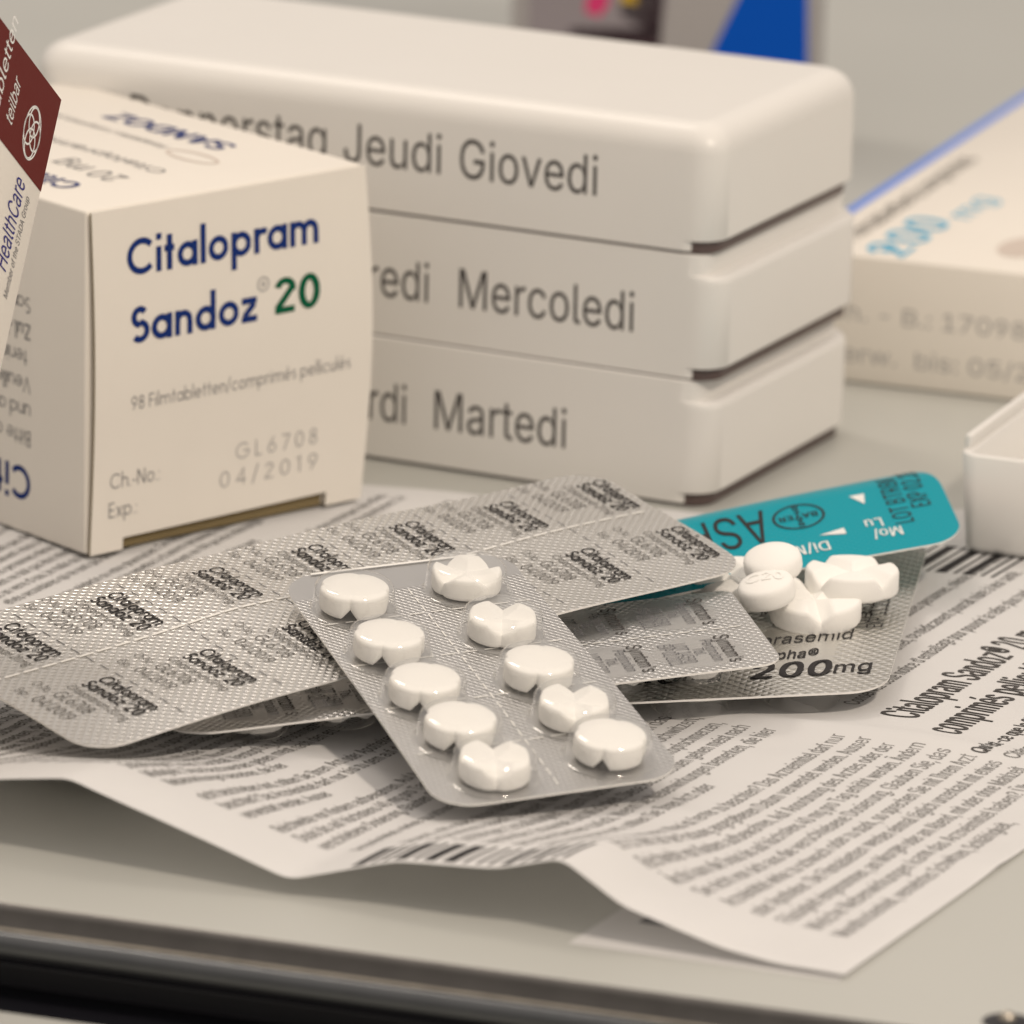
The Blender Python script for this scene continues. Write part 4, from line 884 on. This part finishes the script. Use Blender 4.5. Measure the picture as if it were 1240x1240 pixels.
def round_tablet(R, H, edge=.09, crown=.09, n=56):
    prof = [(0, H + crown)] + [(R * f, H + crown * (1 - f * f)) for f in (.2, .4, .6, .75, .86)] + [(R * .93, H + .008), (R * .975, H - .02), (R, H - .06), (R, .06 + crown), (R * .975, .02 + crown), (R * .93, crown - .01), (R * .5, .02), (0, 0)]
    V, F = [], []
    rings = []
    for r, z in prof:
        if r == 0: rings.append((len(V), 1)); V.append((0, 0, z)); continue
        rings.append((len(V), n)); V += [(r * math.cos(2 * math.pi * i / n), r * math.sin(2 * math.pi * i / n), z) for i in range(n)]
    for (a, na), (b, nb) in zip(rings[:-1], rings[1:]):
        for i in range(n):
            j = (i + 1) % n
            if na == 1: F.append((a, b + i, b + j))
            elif nb == 1: F.append((a + i, b, a + j))
            else: F.append((a + i, b + i, b + j, a + j))
    return V, F

# ------------------------------------------------------------------ blister packs
class Sheet:
    """a foil sheet between four corner points (u along, v across), with an optional bend"""
    def __init__(s, c00, c10, c11, c01, bend=None):  # corners passed in below come from image pixels at chosen heights
        s.c = [np.array(c, float) for c in (c00, c10, c11, c01)]
        s.L = (np.linalg.norm(s.c[1] - s.c[0]) + np.linalg.norm(s.c[2] - s.c[3])) / 2
        s.W = (np.linalg.norm(s.c[3] - s.c[0]) + np.linalg.norm(s.c[2] - s.c[1])) / 2
        s.n = np.cross(s.c[1] - s.c[0], s.c[3] - s.c[0]); s.n /= np.linalg.norm(s.n); s.bend = bend
    def pos(s, u, v, w=0.0):
        u = np.asarray(u, float); v = np.asarray(v, float); w = np.asarray(w, float) * np.ones_like(u)
        a, b = (u / s.L)[..., None], (v / s.W)[..., None]
        p = s.c[0] * (1 - a) * (1 - b) + s.c[1] * a * (1 - b) + s.c[2] * a * b + s.c[3] * (1 - a) * b
        h = w if s.bend is None else w + s.bend(u / s.L, v / s.W)
        return p + h[..., None] * s.n
    def local(s, root):
        o = np.array(root.location); return lambda u, v, w=0.0: s.pos(u, v, w) - o
def foil(sh, root, name, m, radius=(.5, .5, .5, .5), nu=70, nv=40, th=0.028, plain=None, back=None, rim=None):
    """radius: corners 00,10,11,01"""
    f = sh.local(root); L, W = sh.L, sh.W
    def inset(d, r): return r - math.sqrt(max(r * r - (r - d) ** 2, 0)) if d < r else 0.0
    vs = []
    for j in range(nv + 1):                     # rows clustered at the ends so that the corners are round
        t = j / nv; t = t - 0.13 * math.sin(2 * math.pi * t) if True else t
        vs.append(t * W)
    U, VV = [], []
    for v in vs:
        l = max(inset(v, radius[0]), inset(W - v, radius[3])); r = max(inset(v, radius[1]), inset(W - v, radius[2]))
        for i in range(nu + 1):
            U.append(l + (L - r - l) * i / nu); VV.append(v)
    U, VV = np.array(U), np.array(VV)
    top = f(U, VV, np.zeros(len(U))); bot = f(U, VV, np.full(len(U), -th)); n = nu + 1; N = len(U)
    F, MI = [], []
    for j in range(nv):
        for i in range(nu):
            a = j * n + i; F.append((a, a + 1, a + n + 1, a + n)); MI.append(0); F.append((N + a, N + a + n, N + a + n + 1, N + a + 1)); MI.append(1)
    loop = list(range(nu)) + [j * n + nu for j in range(nv)] + [nv * n + i for i in range(nu, 0, -1)] + [j * n for j in range(nv, 0, -1)]
    for k, a in enumerate(loop):
        b = loop[(k + 1) % len(loop)]; F.append((a, N + a, N + b, b)); MI.append(2)
    me = mesh(np.concatenate([top, bot]), F, True)
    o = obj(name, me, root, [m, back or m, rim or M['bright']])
    me.polygons.foreach_set('material_index', MI)
    uv = me.uv_layers.new(name='cm'); li = np.zeros(len(me.loops), int); me.loops.foreach_get('vertex_index', li)
    uvs = np.stack([np.concatenate([U, U])[li], np.concatenate([VV, VV])[li]], 1); uv.data.foreach_set('uv', uvs.ravel())
    at = me.attributes.new('plain', 'FLOAT', 'POINT')
    pl = plain(U, VV) if plain else np.zeros(len(U)); at.data.foreach_set('value', np.concatenate([pl, pl]))
    me.set_sharp_from_angle(angle=math.radians(50))
    return o
def dome(r0, r1, h, n=48, rim=.10, stretch=1.0):
    """clear pocket: flange, wall, rounded shoulder, flat crown"""
    prof = [(r0 + rim, 0.0), (r0 + .012, .002), (r0, .03)] + [(r0 + (r1 - r0) * t * .6, .03 + (h - .14) * t) for t in (.25, .5, .75, 1)]
    rs = prof[-1][0]
    prof += [(rs - .11 * (1 - math.cos(a)), h - .11 + .11 * math.sin(a)) for a in np.linspace(.3, math.pi / 2, 6)] + [((rs - .11) * .5, h + .004)]
    V, F = [], []
    for r, z in prof: V += [(r * math.cos(2 * math.pi * i / n) * stretch, r * math.sin(2 * math.pi * i / n), z) for i in range(n)]
    for k in range(len(prof) - 1):
        for i in range(n):
            j = (i + 1) % n; F.append((k * n + i, k * n + j, (k + 1) * n + j, (k + 1) * n + i))
    V.append((0, 0, h + .005)); c = len(V) - 1; k = (len(prof) - 1) * n
    F += [(k + i, k + (i + 1) % n, c) for i in range(n)]
    return mesh(V, F, True)
def place(o, sh, root, u, v, w=0.0, spin=0.0, flip=False, tilt=(0, 0)):
    """stand an object's local z on the sheet's normal at (u, v)"""
    f = sh.local(root); e = .05
    p = f(np.array(u), np.array(v), np.array(w)); x = f(np.array(u + e), np.array(v)) - f(np.array(u - e), np.array(v)); y = f(np.array(u), np.array(v + e)) - f(np.array(u), np.array(v - e))
    x = Vector(x).normalized(); z = x.cross(Vector(y)).normalized()
    if flip: z = -z
    y = z.cross(x)
    m = Matrix(((x.x, y.x, z.x, p[0]), (x.y, y.y, z.y, p[1]), (x.z, y.z, z.z, p[2]), (0, 0, 0, 1)))
    o.matrix_local = m @ Matrix.Rotation(spin, 4, 'Z') @ Matrix.Rotation(tilt[0], 4, 'X') @ Matrix.Rotation(tilt[1], 4, 'Y')
def shared(name, me, parent):
    o = link(bpy.data.objects.new(name, me)); o.parent = parent; return o
CROSS.materials.append(M['tablet']); FLIP.materials.append(M['tablet']); BIG.materials.append(M['tablet'])

# --- the wide foil pack, pockets down
shA = Sheet((-5.179, -14.045, 0.750), (3.235, -6.652, 1.200), (1.112, -2.905, 1.480), (-7.964, -10.503, 1.100), lambda a, b: 0.10 * np.sin(math.pi * a) + .035 * np.sin(11 * a + 2 * b) * np.sin(5 * b + 3 * a) + .05 * np.exp(-((a - .36) / .07) ** 2 - ((b - .75) / .3) ** 2))
bigp = thing('foil_blister_pack', 'long silver blister pack lying foil side up, printed Citalopram Sandoz 20', 'blister pack', None, (-5.179, -14.045, 0.750))
foil(shA, bigp, 'foil_sheet', M['foil'], (.55, .55, .75, .55), 120, 50)
fA = shA.local(bigp)
p1, p2, p3 = Print(fA, .008), Print(fA, .008), Print(fA, .008)
tb = [stroke_text('Citalopram', .145, .12), stroke_text('Sandoz®20', .145, .12), stroke_text('Citalopramum 20 mg', .10, .10), stroke_text('Ch.-No.:', .08), stroke_text('GL6708', .09, .16), stroke_text('Exp.:', .08), stroke_text('04/2019', .09, .16)]
for k in range(7):
    for row in (.40, .90):
        u, v = (k + .60) * shA.L / 7, row * shA.W
        p1.add(tb[0], (u + .34, v), .235, d=(0, -1), up=(1, 0), fit=1.22)
        p1.add(tb[1], (u + .08, v), .235, d=(0, -1), up=(1, 0), fit=1.22)
        p2.add(tb[2], (u - .12, v + .05), .15, d=(0, -1), up=(1, 0), fit=1.30)
        p2.add(tb[4], (u - .42, v - .05), .22, d=(0, -1), up=(1, 0), fit=.74)
        p2.add(tb[3], (u - .42, v + .42), .15, d=(0, -1), up=(1, 0), fit=.38)
        p2.add(tb[6], (u - .72, v + .0), .20, d=(0, -1), up=(1, 0), fit=.80)
        p2.add(tb[5], (u - .72, v + .36), .15, d=(0, -1), up=(1, 0), fit=.24)
p1.build('name_print', M['ink'], bigp); p2.build('batch_print', M['bodyink'], bigp)
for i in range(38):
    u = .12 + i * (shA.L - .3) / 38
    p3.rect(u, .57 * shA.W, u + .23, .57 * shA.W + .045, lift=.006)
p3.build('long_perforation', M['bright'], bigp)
p4 = Print(fA, .007)
for k in range(1, 7):
    for i in range(12): p4.rect(k * shA.L / 7 + .02, (.06 + i * .077) * shA.W, k * shA.L / 7 + .035, (.06 + i * .077 + .045) * shA.W)
p4.build('cross_perforation', M['greyink'], bigp)

# --- teal pack
shT = Sheet((0.917, -7.553, 0.720), (6.316, -4.186, 0.950), (5.930, -0.816, 1.250), (0.406, -4.643, 1.000), lambda a, b: -0.30 * np.maximum(b - .72, 0) ** 2 / .08 + 0.05 * np.sin(math.pi * a))
teal = thing('teal_blister_pack', 'turquoise blister pack with black round logo and white triangles behind the loose tablets', 'blister pack', None, (0.917, -7.553, 0.720))
foil(shT, teal, 'printed_sheet', M['teal'], (.1, .6, 1.25, .1), 80, 60, back=M['film_back'])
fT = shT.local(teal)
t1, t2 = Print(fT, .008), Print(fT, .008)
up = dict(d=(-1, 0), up=(0, -1))
t1.add(font_text('ASPIRIN CARDIO'), (3.523, 2.263), 1.15, fit=5.9, **up)
c = (4.030, 1.778); t1.ring(c, .42, .42, .045, 48)
t1.add(font_text('BAYER', .03), (c[0] + .34, c[1] + .085), .17, fit=.68, **up)
for i, ch in enumerate('BAYER'):
    if ch != 'Y': t1.add(font_text(ch, .03), (c[0], c[1] + .085 - (i - 2) * -.155 ), .13, align=.5, **up)
t1.add(font_text('LOT BTR8K'), (5.842, 0.857), .33, d=(0, 1), up=(-1, 0), fit=1.75)
t1.add(font_text('EXP 02.2020'), (6.231, 1.320), .33, d=(0, 1), up=(-1, 0), fit=1.85)
t2.add(font_text('Mo/', .02), (5.600, 0.797), .30, fit=.52, **up)
t2.add(font_text('Lu', .02), (5.343, 1.201), .30, fit=.32, **up)
t2.add(font_text('Di/Ma', .02), (4.338, 0.745), .32, fit=.85, **up)
c2 = (4.501, 0.986); t2.poly([(c2[0] + .16, c2[1] + .10), (c2[0] - .28, c2[1]), (c2[0] + .16, c2[1] - .12)][::-1])
c2 = (5.087, 2.018); t2.poly([(c2[0] - .12, c2[1] + .12), (c2[0] + .14, c2[1] + .12), (c2[0] + .08, c2[1] - .24)][::-1])
t1.build('black_print', M['ink'], teal); t2.build('white_print', M['white'], teal)

# --- bottom pack with bold black strength print
shB = Sheet((-0.161, -10.799, 0.420), (4.957, -9.650, 0.420), (5.862, -3.083, 0.500), (0.363, -5.520, 0.450))
bold = thing('bold_print_blister_pack', 'silver blister pack under the loose tablets with bold black 200 mg print', 'blister pack', None, (-0.161, -10.799, 0.420))
pk_ = [(4.064, 1.975), (2.373, 2.164), (4.137, 4.125), (2.535, 4.037)]
def plainB(U, V):
    r = np.zeros(len(U))
    for (a, b) in pk_:
        d = np.maximum(np.abs(U - a) / .62, np.abs(V - b) / .80); r = np.maximum(r, np.clip((1.12 - d) / .12, 0, 1))
    return r
foil(shB, bold, 'foil_sheet', M['foil_bold'], (.2, .55, .3, .2), 100, 70, plain=plainB)
fB = shB.local(bold)
b5, b6 = Print(fB, .008), Print(fB, .008)
for dx in (0, -178):
    b5.add(font_text('200', .05, 5), (lambda q: (q[0] + dx * 0.01220, q[1]))((3.516, 0.738)), .62, fit=1.22)
    b5.add(font_text('mg', .02), (lambda q: (q[0] + dx * 0.01226, q[1]))((4.744, 0.815)), .42, fit=.58)
    b5.add(font_text('Mepha®', .03), (lambda q: (q[0] + dx * 0.01223, q[1]))((3.466, 1.527)), .36, fit=1.0)
    b5.add(font_text('Torasemid', .01), (lambda q: (q[0] + dx * 0.01225, q[1]))((3.345, 2.202)), .40, fit=1.55)
    b6.add(font_text('Torasemidum', .01), (lambda q: (q[0] + dx * 0.01231, q[1]))((3.589, 3.059)), .30, fit=1.5)
    b6.add(font_text('Mepha Pharma', .01), (lambda q: (q[0] + dx * 0.01232, q[1]))((3.414, 3.588)), .26, fit=1.3)
b6.add(font_text('LOT 36201'), (5.077, 2.630), .24, d=(0, 1), up=(-1, 0), fit=1.4)
b6.add(font_text('EXP 11.2019'), (5.299, 2.581), .24, d=(0, 1), up=(-1, 0), fit=1.5)
b5.build('strength_print', M['ink'], bold); b6.build('small_print', M['ink'], bold)
DB = dome(.50, .46, .36); DB.materials.append(M['film'])
for k, (a, b) in enumerate(((1.055, 0.070), (2.721, 0.046), (4.330, 0.102))):
    o = shared('pocket', DB, bold); place(o, shB, bold, a, b + .62, -.03, flip=True); o.scale = (1.1, 1.1, .9)

# --- narrow grey foil pack, pockets down with tablets in them
shC = Sheet((-4.302, -12.625, 0.520), (3.601, -10.114, 0.920), (2.965, -6.964, 0.960), (-5.064, -9.558, 0.580))
grey = thing('grey_blister_pack', 'narrow grey blister pack face down between the other packs, its tablets hanging below', 'blister pack', None, (-4.302, -12.625, 0.520))
cols = [.155 + .145 * k for k in range(6)]
cells = [(c * shC.L, r * shC.W) for c in cols for r in (.26, .76)]
def plainC(U, V):
    r = np.zeros(len(U))
    for a, b in cells:
        d = np.hypot((U - a) / .60, (V - b) / .62); r = np.maximum(r, np.clip((1.1 - d) / .15, 0, 1))
    return r
foil(shC, grey, 'foil_sheet', M['foil_fine'], (.7, .35, .2, .3), 140, 60, plain=plainC)
fC = shC.local(grey); g1, g2 = Print(fC, .008), Print(fC, .008)
tg = [font_text("Symtom's"), font_text('Pentinolon'), font_text('Tbl.'), font_text('LOT 14590'), font_text('EXP 02/2021')]
for a, b in cells:
    for t, du, size, wd in zip(tg, (.30, .10, -.08, -.30, -.50), (.22, .17, .16, .19, .19), (1.1, .9, .3, .8, .85)):
        (g1 if du == .30 else g2).add(t, (a + du + .02, b + wd / 2), size, d=(0, -1), up=(1, 0), fit=wd)
g1.build('name_print', M['softink'], grey); g2.build('batch_print', M['greyink'], grey)
g3 = Print(fC, .008)
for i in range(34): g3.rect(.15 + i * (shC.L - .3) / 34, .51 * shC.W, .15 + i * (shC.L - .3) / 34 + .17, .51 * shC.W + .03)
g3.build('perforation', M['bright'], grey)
DC = dome(.47, .43, .34); DC.materials.append(M['film'])
for k, (a, b) in enumerate(cells):
    o = shared('tablet', CROSS if k % 3 else FLIP, grey); place(o, shC, grey, a, b, -.05, spin=.5 + k * 1.3, flip=True); o.scale = (.88, .88, .70)
    o = shared('pocket', DC, grey); place(o, shC, grey, a, b, -.03, flip=True)

# --- clear pack in front, ten tablets showing through their pockets
shF = Sheet((-0.791, -15.229, 0.500), (2.269, -13.794, 0.550), (-0.076, -7.542, 1.550), (-3.057, -8.880, 1.500), lambda a, b: 0.5 * np.maximum(b - .90, 0) + .04 * np.sin(math.pi * b))
front = thing('clear_blister_pack', 'clear fronted blister pack holding ten white clover shaped tablets', 'blister pack', None, (-0.791, -15.229, 0.500))
spots = [(0.708, 5.688), (0.701, 4.216), (0.731, 2.856), (0.815, 1.685), (0.914, 0.618), (2.400, 5.867), (2.367, 4.370), (2.359, 2.941), (2.433, 1.799), (2.518, 0.715)]
cross = (0, 0, 0, 0, 1, 1, 1, 0, 1, 0)
spin = (-.52, -.62, -.56, -.60, -.36, .32, -.44, -.50, -.40, -.66)
def plainF(U, V):
    r = np.zeros(len(U))
    for a, b in spots:
        d = np.hypot(U - a, V - b); r = np.maximum(r, np.clip((.62 - d) / .08, 0, 1))
    return np.maximum(r, np.clip((V - .90 * shF.W) / .05, 0, 1))
foil(shF, front, 'backing_sheet', M['foil_rib'], (.55, .55, .5, .5), 70, 120, plain=plainF)
DF = dome(.55, .52, .385, 64, .07); DF.materials.append(M['film'])
for k, (a, b) in enumerate(spots):
    o = shared('tablet', CROSS if cross[k] else FLIP, front); place(o, shF, front, a, b, .02, spin=spin[k])
    o = shared('pocket', DF, front); place(o, shF, front, a, b, .006)
fF = shF.local(front); g4 = Print(fF, .008)
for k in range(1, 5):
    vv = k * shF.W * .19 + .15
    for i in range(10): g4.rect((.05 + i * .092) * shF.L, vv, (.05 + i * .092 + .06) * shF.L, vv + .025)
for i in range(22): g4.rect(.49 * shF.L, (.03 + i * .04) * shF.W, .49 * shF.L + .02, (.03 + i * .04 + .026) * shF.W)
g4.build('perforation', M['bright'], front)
g5 = Print(fF, .02); g5.rect(.45, shF.W - .035, shF.L - .45, shF.W + .01, 24, 1); g5.build('painted_edge_highlight', M['bright'], front)  # bright strip painted as the highlight along the sheet's top edge

# --- loose tablets
def loose(me, name, label, at, tilt, spin, roll=0.0):
    o = link(bpy.data.objects.new(name, me)); tag(o, label, 'tablet', 'loose white tablets')
    o.location = at; o.rotation_mode = 'QUATERNION'
    o.rotation_quaternion = (Matrix.Rotation(tilt, 4, 'X') @ Matrix.Rotation(roll, 4, 'Y') @ Matrix.Rotation(spin, 4, 'Z')).to_quaternion()
    return o
RA = smooth_mesh(*round_tablet(.385, .34)); RA.materials.append(M['tablet'])
RBM = smooth_mesh(*round_tablet(.40, .34, crown=.12)); RBM.materials.append(M['tablet'])
loose(BIG, 'loose_tablet', 'loose clover tablet at the far right, resting against the turquoise pack', (4.649, -6.111, 0.720), math.radians(0), .75)
loose(BIG, 'loose_tablet', 'loose clover tablet nearest the viewer, its cross score cut towards the front', (4.129, -6.667, 0.500), math.radians(8), .12)
loose(BIG, 'loose_tablet', 'loose clover tablet half hidden at the left behind the round tablets', (3.097, -6.127, 0.620), math.radians(6), .5)
loose(RBM, 'loose_tablet', 'smooth round tablet on top of the little heap of loose tablets', (3.581, -6.502, 1.000), math.radians(13), 0, math.radians(-8))
tr = loose(RA, 'loose_tablet', 'round tablet with raised lettering leaning on the front of the heap', (3.502, -7.090, 0.800), math.radians(10), 0, math.radians(-12))
pe = Plane((0, 0, 0), (1, 0, 0), (0, 1, 0))
def crownz(u, v, w):
    u = np.asarray(u, float); v = np.asarray(v, float); r2 = (u * u + v * v) / .148
    return np.stack([u, v, .34 + .09 * (1 - r2) + np.asarray(w) * np.ones_like(u)], -1)
Print(crownz, .008).add(stroke_text('C20', .16), (-.26, -.10), .22, fit=.52).build('raised_mark', M['tablet'], tr)
